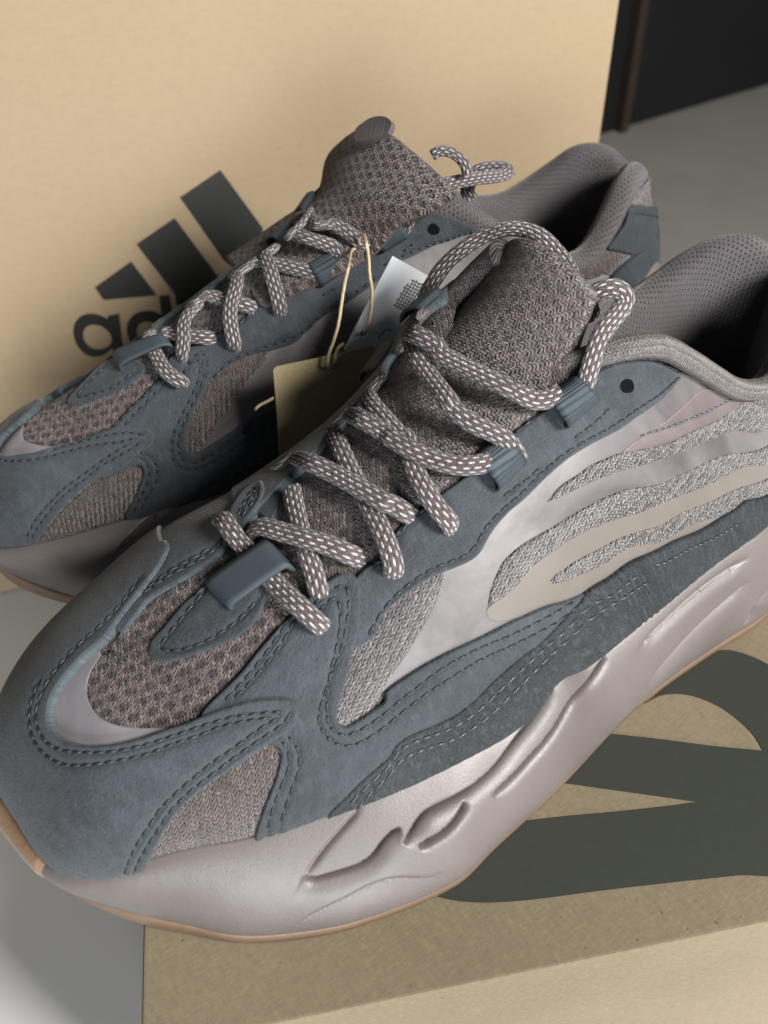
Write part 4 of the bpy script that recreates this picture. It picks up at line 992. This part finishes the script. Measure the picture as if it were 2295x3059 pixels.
# film, knit and leather that lie lowest
c = A.cut
A.panel('knit_insert', c(''), M['knit_side'], T=.5, rnd=.8, puff=.5)
A.panel('toe_film', c(''), M['film_toe'], T=.35, rnd=.4)
A.panel('quarter_film', c(''), M['film'], T=.4, rnd=.4)
A.panel('stripe_film', c(''), M['film_beige'], T=.2, lift=.38, rnd=.3)
A.panel('leather_insert', c(''), M['leather'], T=.35, lift=.3, rnd=.4, stitch=[c('')], smat='stitch_light')
A.panel('knit_stripe', c(''), M['knit_side'], T=.6, lift=.2, rnd=.6, puff=.5)
A.panel('knit_stripe', c(''), M['knit_side'], T=.6, lift=.2, rnd=.6, puff=.5)
A.panel('knit_stripe', c(''), M['knit_side'], T=.6, lift=.3, rnd=.6, puff=.5)
# suede and nubuck overlays
eye_low = ''
eyest = [c(''), c(''), c(''), c(''), c(''), c('')]
A.panel('eyestay', c('' + eye_low + ' ! 1150,1108 1050,1103 960,1118 900,1150 830,1200 700,1300 560,1400 440,1520 330,1610 190,1712 60,1825 | 1 1632,222 1530,300 1460,400'), M['suede'], T=1.3, lift=.4, rnd=.55, stitch=eyest)
v_st = [c(''), c(''),
        c(''),
        c(''),
        c(''), c('')]
vo = A.panel('vamp_overlay', c(''), M['suede'], T=1.4, lift=.5, rnd=.55, stitch=v_st)
A.panel('forefoot_mesh', c(''), M['knit_pink'], T=.5, rnd=.5, puff=.4)
A.panel('side_band', c(''), M['shag'], T=1.5, lift=.9, rnd=.55,
   stitch=[c(''), c(''), c('')], smat='stitch_light')
# toe guard wraps round the toe: traced where it shows, measured on the hidden side
hid = '212,-44,58 208,-47,45 206,-47,31'
tg_med = A.at3('205,-37,64 203,-44,56 206,-47,45 212,-47,36 224,-46,30 240,-41,29 253,-33,29')
toe_in = ''
T1 = A.at3('262,-22,26 267,-8,25 266,8,25 262,21,25')
A.panel('toe_guard', c(toe_in) + tg_med + T1 + c(''), M['suede'], T=1.5, lift=1.5, rnd=.55, sink=1.2,
   stitch=[c(''), c(''),
           c(''), c('')])
A.panel('vamp_overlay', c('') + A.at3('178,-30,84 184,-38,74 195,-44,60 205,-46,50 214,-45,48 224,-40,48 232,-33,50'), M['suede'], T=1.3, lift=.5, rnd=.55, stitch=[c(''), c('')])
A.panel('vamp_tip', c('') , M['suede'], T=1.3, lift=1.8, rnd=.55, stitch=[c('')])
A.panel('eyestay', c('') + A.at3('103,-31,108 118,-37,100 140,-38,92 165,-38,80 182,-36,73'), M['suede'], T=1.9, lift=.6, rnd=.55)
# lace stay patch on the vamp, the strap above it
A.panel('vamp_mesh', c(''), M['knit_toe'], T=.3, rnd=.5, lift=.1, puff=.3)
A.panel('vamp_patch', c(''), M['suede'], T=1.3, lift=.2, rnd=.55, stitch=[c('')])
# ---- tongue
build_tongue(A, [(160,94.5,21,2,1,0),(150,100,22,4,1,-1),(138,106.5,23,6,2,-2),(126,113.5,22.5,8,4,-3),(117,121,21,9,5,-3.5),(111.5,128,19,8.5,5,-4),(108,133.5,17.5,8,5,-4)])
ye = A.plane_y('')
V, F, UV = tube(resample(catmull(list(ye), 8), .001), .0036, .0036, None, 18)
link('tongue_edge', mesh('tongue_edge', V, F, UV), M['knit'], root)

# ---- laces
lc = tag(empty('shoelace'), 'brown shoelace flecked with white, woven across the nearest sneaker', 'shoelace', 'shoelaces of the pair')
lc.parent = root; 
for k_ in ('label', 'category', 'group'): del lc[k_]
def L_over(sh, spec, **kw):
    P, N = sh.over(spec); return lace(sh, 'lace_strand', P, N, kw.pop('parent', None), **kw)
def L_plane(sh, spec, nrm, **kw):
    P = sh.plane_y(spec); return lace(sh, 'lace_strand', P, np.tile(np.array(nrm, float), (len(P), 1)), kw.pop('parent', None), **kw)
L_over(A, '', parent=lc)
L_over(A, '', parent=lc)
L_over(A, '', parent=lc)
L_over(A, '', parent=lc)
L_over(A, '', parent=lc)
L_over(A, '', parent=lc)
L_over(A, '', parent=lc)
L_over(A, '', parent=lc)
L_over(A, '', parent=lc)
L_over(A, '', parent=lc)
L_plane(A, '', (.3,.2,.9), parent=lc)
L_plane(A, '', (.35,.85,.4), parent=lc)

# ---- webbing loops that hold the laces, strap over the first lace
def loop4(sh, spec, h, name, mat='ribbed', **kw):
    P, N = sh.over(spec); n = N.mean(0); n /= np.linalg.norm(n)
    return band(name, P[0], P[1], P[2], P[3], n, h, M[mat], sh.root, **kw)
loop4(A, '', .0052, 'lace_loop')
loop4(A, '', .0052, 'lace_loop')
for spec in ('', ''):
    P, N = A.over(spec); o_ = np.array([.002, -.0075, -.004])
    band('lace_loop', P[0], P[1], P[1] + o_, P[0] + o_, np.array([.1, .12, .98]), .0042, M['ribbed'], A.root)
loop4(A, '', .0056, 'vamp_strap', mat='strap', T=.0012, power=.35)
A.panel('eyelet', A.cut(''), M['black'], T=.12, lift=1.62, rnd=.3)
# ---------------------------------------------------------------- setting: boxes, floor, what stands behind
def slab(name, P4, mat, thick, parent=None, nrm=None, bev=.0012):
    """a box whose front face is the quad P4"""
    P = [Vector(p) for p in P4]; n = (P[1] - P[0]).cross(P[3] - P[0]).normalized() if nrm is None else Vector(nrm)
    bm = bmesh.new(); f = [bm.verts.new(p) for p in P]; b = [bm.verts.new(p - n * thick) for p in P]
    bm.faces.new(f); bm.faces.new(b[::-1])
    for i in range(4): j = (i + 1) % 4; bm.faces.new((f[j], f[i], b[i], b[j]))
    bmesh.ops.recalc_face_normals(bm, faces=bm.faces)
    bmesh.ops.bevel(bm, geom=list(bm.edges), offset=bev, segments=3, affect='EDGES', profile=.6)
    me = bpy.data.meshes.new(name); bm.to_mesh(me); bm.free()
    o = link(name, me, mat, parent, smooth=False); return o
def flat_print(name, loops, mat, parent, nrm, lift=.00025):
    """ink printed on a flat face: outer loop, then holes; all 3-D points in one plane"""
    n = Vector(nrm).normalized(); a = Vector((loops[0][1] - loops[0][0])).normalized(); b = n.cross(a).normalized(); o = Vector(loops[0][0])
    pts, edges = [], []
    for lp in loops:
        k = len(pts); pts += [Vector(((Vector(p) - o).dot(a), (Vector(p) - o).dot(b))) for p in lp]
        edges += [(k + i, k + (i + 1) % len(lp)) for i in range(len(lp))]
    vv, _, ff, *_r = delaunay_2d_cdt(pts, edges, [], 1, 1e-7)
    if len(loops) > 1:
        h = [np.array([[(Vector(p) - o).dot(a), (Vector(p) - o).dot(b)] for p in lp]) for lp in loops[1:]]
        keep = []
        for f in ff:
            c_ = sum((vv[i] for i in f), Vector((0, 0))) / len(f)
            if not any(inside(np.array([[c_.x, c_.y]]), q)[0] for q in h): keep.append(f)
        ff = keep
    V = [o + a * v.x + b * v.y + n * lift for v in vv]
    ff = [f if Vector(np.cross(V[f[1]] - V[f[0]], V[f[2]] - V[f[0]])).dot(n) > 0 else f[::-1] for f in ff]
    return link(name, mesh(name, V, ff), mat, parent, smooth=False)

FLOOR_Z = -.112 ; BACK_PT = (.05, -.215, .08)
M['kraft_near'] = kraft('brown_kraft_board', (.132, .105, .067), (.172, .138, .091))
M['kraft_back'] = kraft('pale_kraft_board', (.232, .176, .110), (.260, .200, .128), .45, .12, grain=.4)
M['ink_near'] = plain('dark_green_grey_ink', (.021, .0235, .0185), .6, .35, .00005, 3000, vary=.12)
M['ink_back'] = plain('black_ink', (.012, .013, .012), .55, .3, .00003, 3000, vary=.1)
s_ = NT('lit_floor_tile'); v_ = s_.obj(); n1_ = s_.noise(v_, 3.5, 3); n2_ = s_.noise(v_, 300, 2)
M['floor'] = s_.fin(s_.mix(n1_, (.60, .60, .585), (.68, .675, .66)), s_.math('MULTIPLY_ADD', n1_, .1, .26), s_.bump(n2_, .00003, .5), .5)  # window brightness on the floor, put into a paler colour
M['floor_dim'] = plain('dim_floor_tile', (.19, .18, .162), .42, .4, .00005, 150, vary=.15)  # darker copy of the floor, light falloff put into its colour
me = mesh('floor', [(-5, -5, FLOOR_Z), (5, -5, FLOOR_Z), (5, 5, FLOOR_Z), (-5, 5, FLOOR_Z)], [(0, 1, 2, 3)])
tag(link('floor', me, M['floor_dim'], smooth=False), kind='structure')
me = mesh('lit_floor_patch', [(-.12, -1.2, FLOOR_Z + .004), (2.5, -1.2, FLOOR_Z + .004), (2.5, 2.5, FLOOR_Z + .004), (-.12, 2.5, FLOOR_Z + .004)], [(0, 1, 2, 3)])  # paler sheet laid over the floor in place of window light
tag(link('lit_floor_patch', me, M['floor'], smooth=False), kind='structure')

# near shoebox: its left edge and front edge seen in the photograph
up = (0, 0, 1)
e1, e2 = on_plane('', (0, 0, 0), up); f1, f2 = on_plane('', (0, 0, 0), up)
dl = (e1 - e2) / np.linalg.norm(e1 - e2); df = (f2 - f1) / np.linalg.norm(f2 - f1)
A_ = np.array([[dl[0], -df[0]], [dl[1], -df[1]]]); t_ = np.linalg.solve(A_, (f1 - e1)[:2]); corner = e1 + dl * t_[0]
df = np.cross(dl, (0, 0, 1)); df = df if df @ (f2 - f1) > 0 else -df

c0 = corner; c1 = corner + df * .36; c2 = c1 + dl * .235; c3 = corner + dl * .235
box = empty('shoebox', tuple((c0 + c2) / 2 + np.array([0, 0, FLOOR_Z]))); bl = np.array(box.location)
tag(box, 'brown kraft shoebox with a big dark printed emblem, lying flat under both sneakers', 'box')
def rel(P, o=bl): return [np.asarray(p, float) - o for p in P]
slab('box_lid', rel([c0, c1, c2, c3]), M['kraft_near'], .045, box, up, .0010)
ins = [c0 + (df + dl) * .0015, c1 + (-df + dl) * .0015, c2 - (df + dl) * .0015, c3 + (df - dl) * .0015]
slab('box_base', rel([p - np.array([0, 0, .0455]) for p in ins]), M['kraft_near'], -FLOOR_Z - .0505, box, up, .001)
def onbox(spec): return rel(on_plane(spec, (0, 0, 0), up))
t1 = onbox('')
flat_print('printed_emblem', [catmull(t1, 6, True)], M['ink_near'], box, up)

# tall box behind: plane from the leaning edges of its print
vdn = np.array([-128., -3358., 1881.]); vdn /= np.linalg.norm(vdn); hx = np.array([1., .1267, .294]); hx -= vdn * (hx @ vdn); hx /= np.linalg.norm(hx)
vdn = vdn @ CAM_R; hx = hx @ CAM_R; bn = np.cross(hx, -vdn); bn = bn if bn @ (CAM_POS - 0) > 0 else -bn; bn /= np.linalg.norm(bn)
BO = np.array(BACK_PT)
(tr,) = on_plane('', BO, bn)
TR = tr - vdn * .10; BR = TR + vdn * .44; BL = BR - hx * .50; TL = TR - hx * .50
kz = (FLOOR_Z + .005 - BR[2]) / vdn[2]; BR = BR + vdn * kz; BL = BL + vdn * ((FLOOR_Z + .005 - BL[2]) / vdn[2])
bb = empty('shipping_box', tuple((BR + BL) / 2)); bo = np.array(bb.location)
tag(bb, 'tall pale cardboard box with black adidas stripes and lettering, standing behind the sneakers', 'box')
slab('box_panel', rel([BL, BR, TR, TL], bo), M['kraft_back'], .16, bb, bn, .0015)
def onb(spec, n=6, smooth=True):
    P = rel(on_plane(spec, BO, bn), bo); return catmull(P, n, True) if smooth else P

for spec in ('', '', ''):
    flat_print('printed_stripe', [onb('', smooth=False)], M['ink_back'], bb, bn)
flat_print('printed_letter', [onb(''), onb('')], M['ink_back'], bb, bn)
flat_print('printed_letter', [onb(''), onb('')], M['ink_back'], bb, bn)
# dark cabinet far behind on the right
F1 = on_plane('', (0, 0, FLOOR_Z), up)[0]; F2 = on_plane('', (0, 0, FLOOR_Z), up)[0]
d_ = F2 - F1; d_ /= np.linalg.norm(d_); back = np.cross((0, 0, 1), d_); back = back if back @ (F1 - CAM_POS) > 0 else -back
cab = empty('cabinet', tuple(F1)); tag(cab, 'black cabinet with a thin brown edge, out of focus at the top right', 'cabinet')
q = [np.zeros(3) - d_ * .25, d_ * 1.6, d_ * 1.6 + np.array([0, 0, 1.1]), -d_ * .25 + np.array([0, 0, 1.1])]
M['cab'] = plain('black_lacquer', (.004, .0045, .0045), .6, .2, .00002, 200)
M['wood'] = plain('brown_edge', (.018, .011, .007), .6, .3, .0001, 400)
slab('cabinet_body', q, M['cab'], .4, cab, -back, .004)
e_ = [-back * .012 + d_ * .012, -back * .012 + d_ * .024, -back * .012 + d_ * .024 + np.array([0, 0, 1.0]), -back * .012 + d_ * .012 + np.array([0, 0, 1.0])]
slab('cabinet_edge', e_, M['wood'], .011, cab, -back, .001)
slab('cabinet_shelf', [-back * .03 + d_ * .3 + np.array([0, 0, .14]), -back * .03 + d_ * 1.5 + np.array([0, 0, .14]), -back * .03 + d_ * 1.5 + np.array([0, 0, .155]), -back * .03 + d_ * .3 + np.array([0, 0, .155])], M['cab'], .029, cab, -back, .002)
# ---------------------------------------------------------------- far shoe (the other foot of the pair)

froot = empty('sneaker', (-.01608, -.0860, .0003), -.16165)
tag(froot, 'sneaker farther back beside the tall box, with two hang tags tied to its laces', 'sneaker', 'pair of sneakers')
FROWS = [
 ((-0.0100,0.0060,0.0520),(-0.007,0.0020,0.0990),0.020,0.0040,0.003,-0.0100),
 ((0.0000,0.0260,0.0520),(0.000,0.0130,0.1060),0.020,0.0040,0.003,-0.0120),
 ((0.0200,0.0360,0.0500),(0.014,0.0210,0.1020),0.020,0.0040,0.002,-0.0120),
 ((0.0470,0.0395,0.0480),(0.038,0.0285,0.0830),0.014,0.0040,0.001,-0.0120),
 ((0.0700,0.0400,0.0450),(0.058,0.0290,0.0900),0.018,0.0030,0.000,-0.0140),
 ((0.0920,0.0400,0.0410),(0.077,0.0275,0.1030),0.022,0.0020,0.000,-0.0160),
 ((0.1080,0.0400,0.0390),(0.094,0.0245,0.1125),0.024,0.0020,0.000,-0.0160),
 ((0.1220,0.0395,0.0370),(0.108,0.0200,0.1130),0.024,0.0060,0.000,-0.0120),
 ((0.1360,0.0390,0.0350),(0.120,0.0100,0.1110),0.024,0.0120,0.000,-0.0060),
 ((0.1500,0.0380,0.0340),(0.135,0.0030,0.1060),0.024,0.0200,0.000,0.0000),
 ((0.1680,0.0365,0.0325),(0.160,0.0030,0.0955),0.022,0.0220,0.000,0.0000),
 ((0.1870,0.0350,0.0315),(0.182,0.0020,0.0845),0.019,0.0220,0.000,0.0000),
 ((0.2030,0.0345,0.0300),(0.200,0.0010,0.0755),0.017,0.0210,0.000,0.0000),
 ((0.2200,0.0345,0.0295),(0.216,0.0010,0.0670),0.015,0.0200,0.000,0.0000),
 ((0.2360,0.0345,0.0290),(0.226,0.0000,0.0620),0.013,0.0190,0.001,0.0000),
 ((0.2500,0.0325,0.0285),(0.229,0.0000,0.0605),0.012,0.0190,0.001,0.0010),
 ((0.2590,0.0270,0.0270),(0.230,0.0000,0.0600),0.011,0.0180,0.001,0.0010),
 ((0.2650,0.0180,0.0270),(0.230,0.0005,0.0600),0.011,0.0180,0.001,0.0010),
 ((0.2675,0.0060,0.0275),(0.230,0.0005,0.0600),0.009,0.0126,0.001,-0.0010),
 ((0.2650,-0.0083,0.0280),(0.229,0.0000,0.0602),0.009,0.0126,0.001,-0.0010),
 ((0.2560,-0.0214,0.0290),(0.227,0.0000,0.0610),0.008,0.0069,0.001,-0.0040),
 ((0.2400,-0.0325,0.0295),(0.218,0.0000,0.0655),0.009,0.0073,0.000,-0.0050),
 ((0.2200,-0.0360,0.0300),(0.201,0.0000,0.0745),0.008,0.0062,-0.001,-0.0060),
 ((0.1950,-0.0385,0.0320),(0.182,0.0000,0.0840),0.010,0.0062,-0.001,-0.0060),
 ((0.1650,-0.0428,0.0340),(0.160,0.0000,0.0950),0.015,0.0088,-0.001,-0.0040),
 ((0.1400,-0.0409,0.0370),(0.136,-0.0020,0.1055),0.019,0.0099,-0.001,-0.0030),
 ((0.1220,-0.0460,0.0390),(0.121,-0.0100,0.1120),0.028,0.0160,0.000,0.0000),
 ((0.1080,-0.0440,0.0410),(0.108,-0.0220,0.1150),0.028,0.0060,0.000,-0.0120),
 ((0.0920,-0.0430,0.0430),(0.094,-0.0250,0.1130),0.024,0.0020,0.000,-0.0160),
 ((0.0750,-0.0420,0.0450),(0.077,-0.0270,0.1030),0.022,0.0020,0.000,-0.0160),
 ((0.0550,-0.0410,0.0470),(0.058,-0.0285,0.0920),0.018,0.0030,0.000,-0.0140),
 ((0.0350,-0.0390,0.0490),(0.040,-0.0290,0.0890),0.016,0.0040,0.001,-0.0120),
 ((0.0150,-0.0320,0.0510),(0.014,-0.0220,0.1030),0.020,0.0040,0.002,-0.0120),
 ((0.0000,-0.0190,0.0520),(0.000,-0.0120,0.1070),0.020,0.0040,0.003,-0.0120)]
Bf = Shoe(froot, FROWS, None, (-.01608, -.0860, .0003), -.16165)
upper_mesh(Bf)
GF = [(-.020,.008,.008),(-.010,.030,.006),(.010,.042,.005),(.035,.046,.0045),(.060,.0475,.0045),(.085,.048,.0045),(.103,.0485,.0045),(.136,.0495,.0045),(.162,.0505,.0045),(.185,.0510,.0045),(.205,.0505,.0045),(.2200,.0495,.0055),(.230,.0475,.0070),
      (.240,.0420,.0085),(.250,.0335,.0100),(.2585,.0240,.0115),(.2640,.0145,.0135),(.2700,.0040,.0165),(.2710,-.0070,.018),(.2680,-.0190,.0160),(.2590,-.0350,.0120),(.2420,-.0500,.008),(.2200,-.0600,.005),(.1900,-.0640,.0045),(.1600,-.0640,.0045),(.1300,-.0590,.0045),(.1000,-.0540,.0045),(.0600,-.0480,.0045),(.0250,-.0450,.005),(-.0050,-.0340,.006),(-.018,-.015,.007)]
build_sole(Bf, None, GF, toe=(-.01, .024), grooves= [('', 2.0, .6, 1.4, .08)], nt=900)
collar(Bf, [(x, y, z + (2 if x < 16 else 0)) for x, y, z in TOP])
build_tongue(Bf, [(160,94.5,21,2,1,0),(150,100,22,4,1,0),(138,106.5,24,6,2,0),(126,114,25,8,4,1),(118,122.5,32,6,4,-1.5),(111,128.5,36,8,6,-1.5),(105.5,132.5,35,9,8,-1)], mat='knit_toe')
Pt = Bf.plane_y('')
n_ = Vector((.75, .1, .65)).normalized(); c0_ = Vector(np.mean(Pt, axis=0)); Pt = [np.array(Vector(p) - n_ * ((Vector(p) - c0_).dot(n_)) * .8) for p in Pt]; bm = bmesh.new(); cc = catmull(list(Pt), 5, True)
f_ = [bm.verts.new(p) for p in cc]; g_ = [bm.verts.new(Vector(p) - n_ * .002) for p in cc]
for v in bm.verts: v.co += n_ * -.0012 + Vector((0, 0, .0012))
bm.faces.new(f_); bm.faces.new(g_[::-1])
for i in range(len(f_)): j = (i + 1) % len(f_); bm.faces.new((f_[j], f_[i], g_[i], g_[j]))
bmesh.ops.recalc_face_normals(bm, faces=bm.faces); bmesh.ops.triangulate(bm, faces=[f for f in bm.faces if len(f.verts) > 4])
me = bpy.data.meshes.new('pull_tab'); bm.to_mesh(me); bm.free(); link('pull_tab', me, M['tab'], froot, smooth=False)
k = Bf.cut; P = Bf.panel
P('knit_insert', k(''), M['knit_pink'], T=.5, rnd=.6, puff=.4, step=2.4)
P('vamp_mesh', k(''), M['knit_toe'], T=.3, rnd=.5, lift=.1, step=2.2)
P('toe_film', k(''), M['film_toe'], T=.3, rnd=.4, step=2.4)
P('quarter_film', k(''), M['film'], T=.35, rnd=.4, step=2.6)
P('knit_stripe', k(''), M['knit_side'], T=.5, lift=.2, rnd=.5, step=2.4)
P('heel_knit', k(''), M['knit_pink'], T=.6, lift=.2, rnd=.6, step=2.4)
st = [c2 for c2 in (k(''), k(''), k(''), k(''), k(''))]
P('eyestay', k(''), M['suede'], T=1.3, lift=.4, rnd=.55, stitch=st, step=2.2)
vs = [k(''), k(''),
      k(''), k(''),
      k(''), k('')]
P('vamp_overlay', k(''), M['suede'], T=1.4, lift=.5, rnd=.55, stitch=vs, step=2.2)
P('forefoot_mesh', k(''), M['knit_pink'], T=.5, rnd=.5, puff=.4, step=2.4)
P('side_band', k(''), M['shag'], T=1.4, lift=.9, rnd=.55, stitch=[k('')], step=2.4, smat='stitch_light')
fm = Bf.at3
ti = k('')
P('toe_guard', ti + fm('208,-33,67 202,-40,60 200,-47,50 206,-51,42 220,-47,32 240,-39,29.5 256,-26,28 264,-10,26 267,5,25 264.5,19,24.5 259,27,25') + k(''), M['suede'], T=1.5, lift=1.5, rnd=.55, sink=1.2, step=2.2,
   stitch=[k(''), k(''), k(''), k('')])
P('vamp_overlay', k('') + k('') + fm('182,-25,83 185,-36,75 195,-42,64 208,-44,55 222,-40,50 236,-32,50'), M['suede'], T=1.3, lift=.5, rnd=.55, step=2.4)
P('eyestay', k('') + fm('106,-26,113 112,-34,106 135,-37,95 160,-37,84 182,-34,76'), M['suede'], T=1.6, lift=.8, rnd=.55, step=2.4)
P('vamp_patch', k(''), M['suede'], T=1.3, lift=.2, rnd=.55, step=2.2, stitch=[k(''), k('')])
P('heel_counter', k(''), M['suede_dark'], T=1.3, lift=.8, rnd=.55, step=2.4, stitch=[k('')])
P('heel_counter', k(''), M['suede_dark'], T=1.4, lift=1.0, rnd=.55, step=2.4)
P('heel_film', k(''), M['film_beige'], T=.3, lift=2.4, rnd=.3, step=2.4)
P('eyelet', k(''), M['black'], T=.12, lift=1.62, rnd=.3)
fl = empty('shoelace'); fl.parent = froot
def FO(spec): return L_over(Bf, spec, parent=fl, step=.0016)
FO('')
FO('')
FO('')
FO('')
FO('')
FO('')
FO('')
FO('')
FO('')
L_plane(Bf, '', (.3,.5,.8), parent=fl)
L_plane(Bf, '', (.1,.5,.8), parent=fl, a=.0018)
loop4(Bf, '', .0050, 'lace_loop')
loop4(Bf, '', .0050, 'lace_loop')
loop4(Bf, '', .0062, 'vamp_strap', mat='strap', T=.0012, power=.45)
for spec in ('', ''):
    Pp, Nn_ = Bf.over(spec); o_ = np.array([.002, -.0075, -.004])
    band('lace_loop', Pp[0], Pp[1], Pp[1] + o_, Pp[0] + o_, np.array([.1, .12, .98]), .0042, M['ribbed'], Bf.root)

# ---------------------------------------------------------------- hang tags between the shoes
M['tag_kraft'] = kraft('olive_kraft_tag', (.20, .162, .092), (.25, .205, .12), 1.2, .8)
M['tag_white'] = plain('white_tag_card', (.42, .43, .45), .7, .3, .00004, 2500, vary=.05)
M['twine'] = plain('waxed_twine', (.36, .28, .17), .6, .3, .0002, 4000, vary=.5)
TO = np.array([.12, -.050, .07]); TN = np.array([.25, .95, .2]); TN /= np.linalg.norm(TN)
def card(name, spec, off, mat, holes=(), dup=4):
    o = TO + TN * off; P = catmull([np.array(p) for p in on_plane(spec, o, TN)], dup, True)
    H = [catmull([np.array(p) for p in on_plane(h, o, TN)], 3, True) for h in holes]
    a = np.cross(TN, (0, 0, 1)); a /= np.linalg.norm(a); b = np.cross(a, TN)
    pts, ed = [], []
    for lp in [P] + H:
        k0 = len(pts); pts += [Vector(((p - o) @ a, (p - o) @ b)) for p in lp]; ed += [(k0 + i, k0 + (i + 1) % len(lp)) for i in range(len(lp))]
    vv, _, ff, *_r = delaunay_2d_cdt(pts, ed, [], 1, 1e-7)
    hp = [np.array([[(p - o) @ a, (p - o) @ b] for p in lp]) for lp in H]
    ff = [f for f in ff if not any(inside(np.array([[sum(vv[i].x for i in f) / len(f), sum(vv[i].y for i in f) / len(f)]]), q)[0] for q in hp)]
    bm = bmesh.new(); vs_ = [bm.verts.new(o + a * v.x + b * v.y) for v in vv]
    for f in ff: bm.faces.new([vs_[i] for i in f])
    bm.normal_update(); r = bmesh.ops.extrude_face_region(bm, geom=list(bm.faces)); bmesh.ops.translate(bm, vec=Vector(TN * -.0007), verts=[e for e in r['geom'] if isinstance(e, bmesh.types.BMVert)])
    bmesh.ops.recalc_face_normals(bm, faces=bm.faces); me = bpy.data.meshes.new(name); bm.to_mesh(me); bm.free()
    return link(name, me, mat, smooth=False)
kt = card('hang_tag', '', 0, M['tag_kraft'], [''])
tag(kt, 'olive brown card hang tag with rounded corner, tied with twine between the two sneakers', 'tag')
wt_ = card('hang_tag', '', -.0025, M['tag_white'], [''], dup=2)
tag(wt_, 'white card hang tag printed with a dash pattern, hanging behind the brown tag', 'tag')
# printed dash pattern and a small outline on the white tag
def strokes(segs, r, name, parent, off):
    V, F = [], []
    for s0 in segs:
        pts = on_plane('' + s0, TO + TN * off, TN)
        for p, q in zip(pts, pts[1:]):
            d = q - p; d /= np.linalg.norm(d); sd = np.cross(TN, d) * r; k0 = len(V); V += [p + sd, p - sd, q - sd, q + sd]; F.append((k0, k0 + 1, k0 + 2, k0 + 3))
    return link(name, mesh(name, V, F), M['ink_back'], parent, smooth=False)
seg_ = []
u_ = np.array([.90, .44]); v_ = np.array([-.50, .866]); org = np.array([1012., 556.])
for i in range(10):
    for j in range(5):
        if i < 2 and j == 0: continue
        p = org + v_ * i * 24 + u_ * j * 23; dd_ = (u_ if (i + j) % 2 else v_) * 15
        seg_.append('%.0f,%.0f %.0f,%.0f' % (*(p - dd_), *(p + dd_)))
strokes(seg_, .00019, 'printed_dashes', wt_, -.0025 + .0001)
strokes(['795,985 788,965 800,945 818,938 828,915 850,908 868,915 872,932'], .00016, 'printed_outline', wt_, -.0025 + .0001)
# twine from the laces to the holes
def twine(pts3, r=.00052):
    q = resample(catmull([np.array(p) for p in pts3], 8), .0012); q = q + (RNG.rand(*q.shape) - .5) * .00012
    V, F, UV = tube(q, r, r, None, 7); return V, F
def far_w(spec):
    P_, N_ = Bf.over(spec); return [np.array(Bf.root_m @ Vector(p)) for p in P_]
Bf.root_m = Matrix.Translation(Bf.root.location) @ Matrix.Rotation(-.16165, 4, 'Z')
tp1 = far_w('')[0:3]
h1_ = on_plane('', TO + TN * .0006, TN); h2_ = on_plane('', TO - TN * .0018, TN)
V1, F1_ = twine(far_w('') + list(on_plane('', TO + TN * .004, TN)) + h2_)
V2, F2_ = twine(far_w('') + list(on_plane('', TO + TN * .004, TN)) + h1_)
V3, F3_ = twine(list(on_plane('', TO + TN * .0015, TN)) + h1_)
V4, F4_ = twine(list(on_plane('', TO - TN * .0012, TN)))
for V_, F_, lab in ((V1, F1_, 'tan twine loop running from the lace down to the hole of the white tag'), (V2, F2_, 'tan twine running from the lace down to the hole of the brown tag')):
    o = link('twine', mesh('twine', V_, F_), M['twine']); tag(o, lab, 'string', 'twine of the hang tags')
o3_ = link('twine_end', mesh('twine_end', V3, F3_), M['twine'], o)
o4_ = link('twine_end', mesh('twine_end', V4, F4_), M['twine'], o)
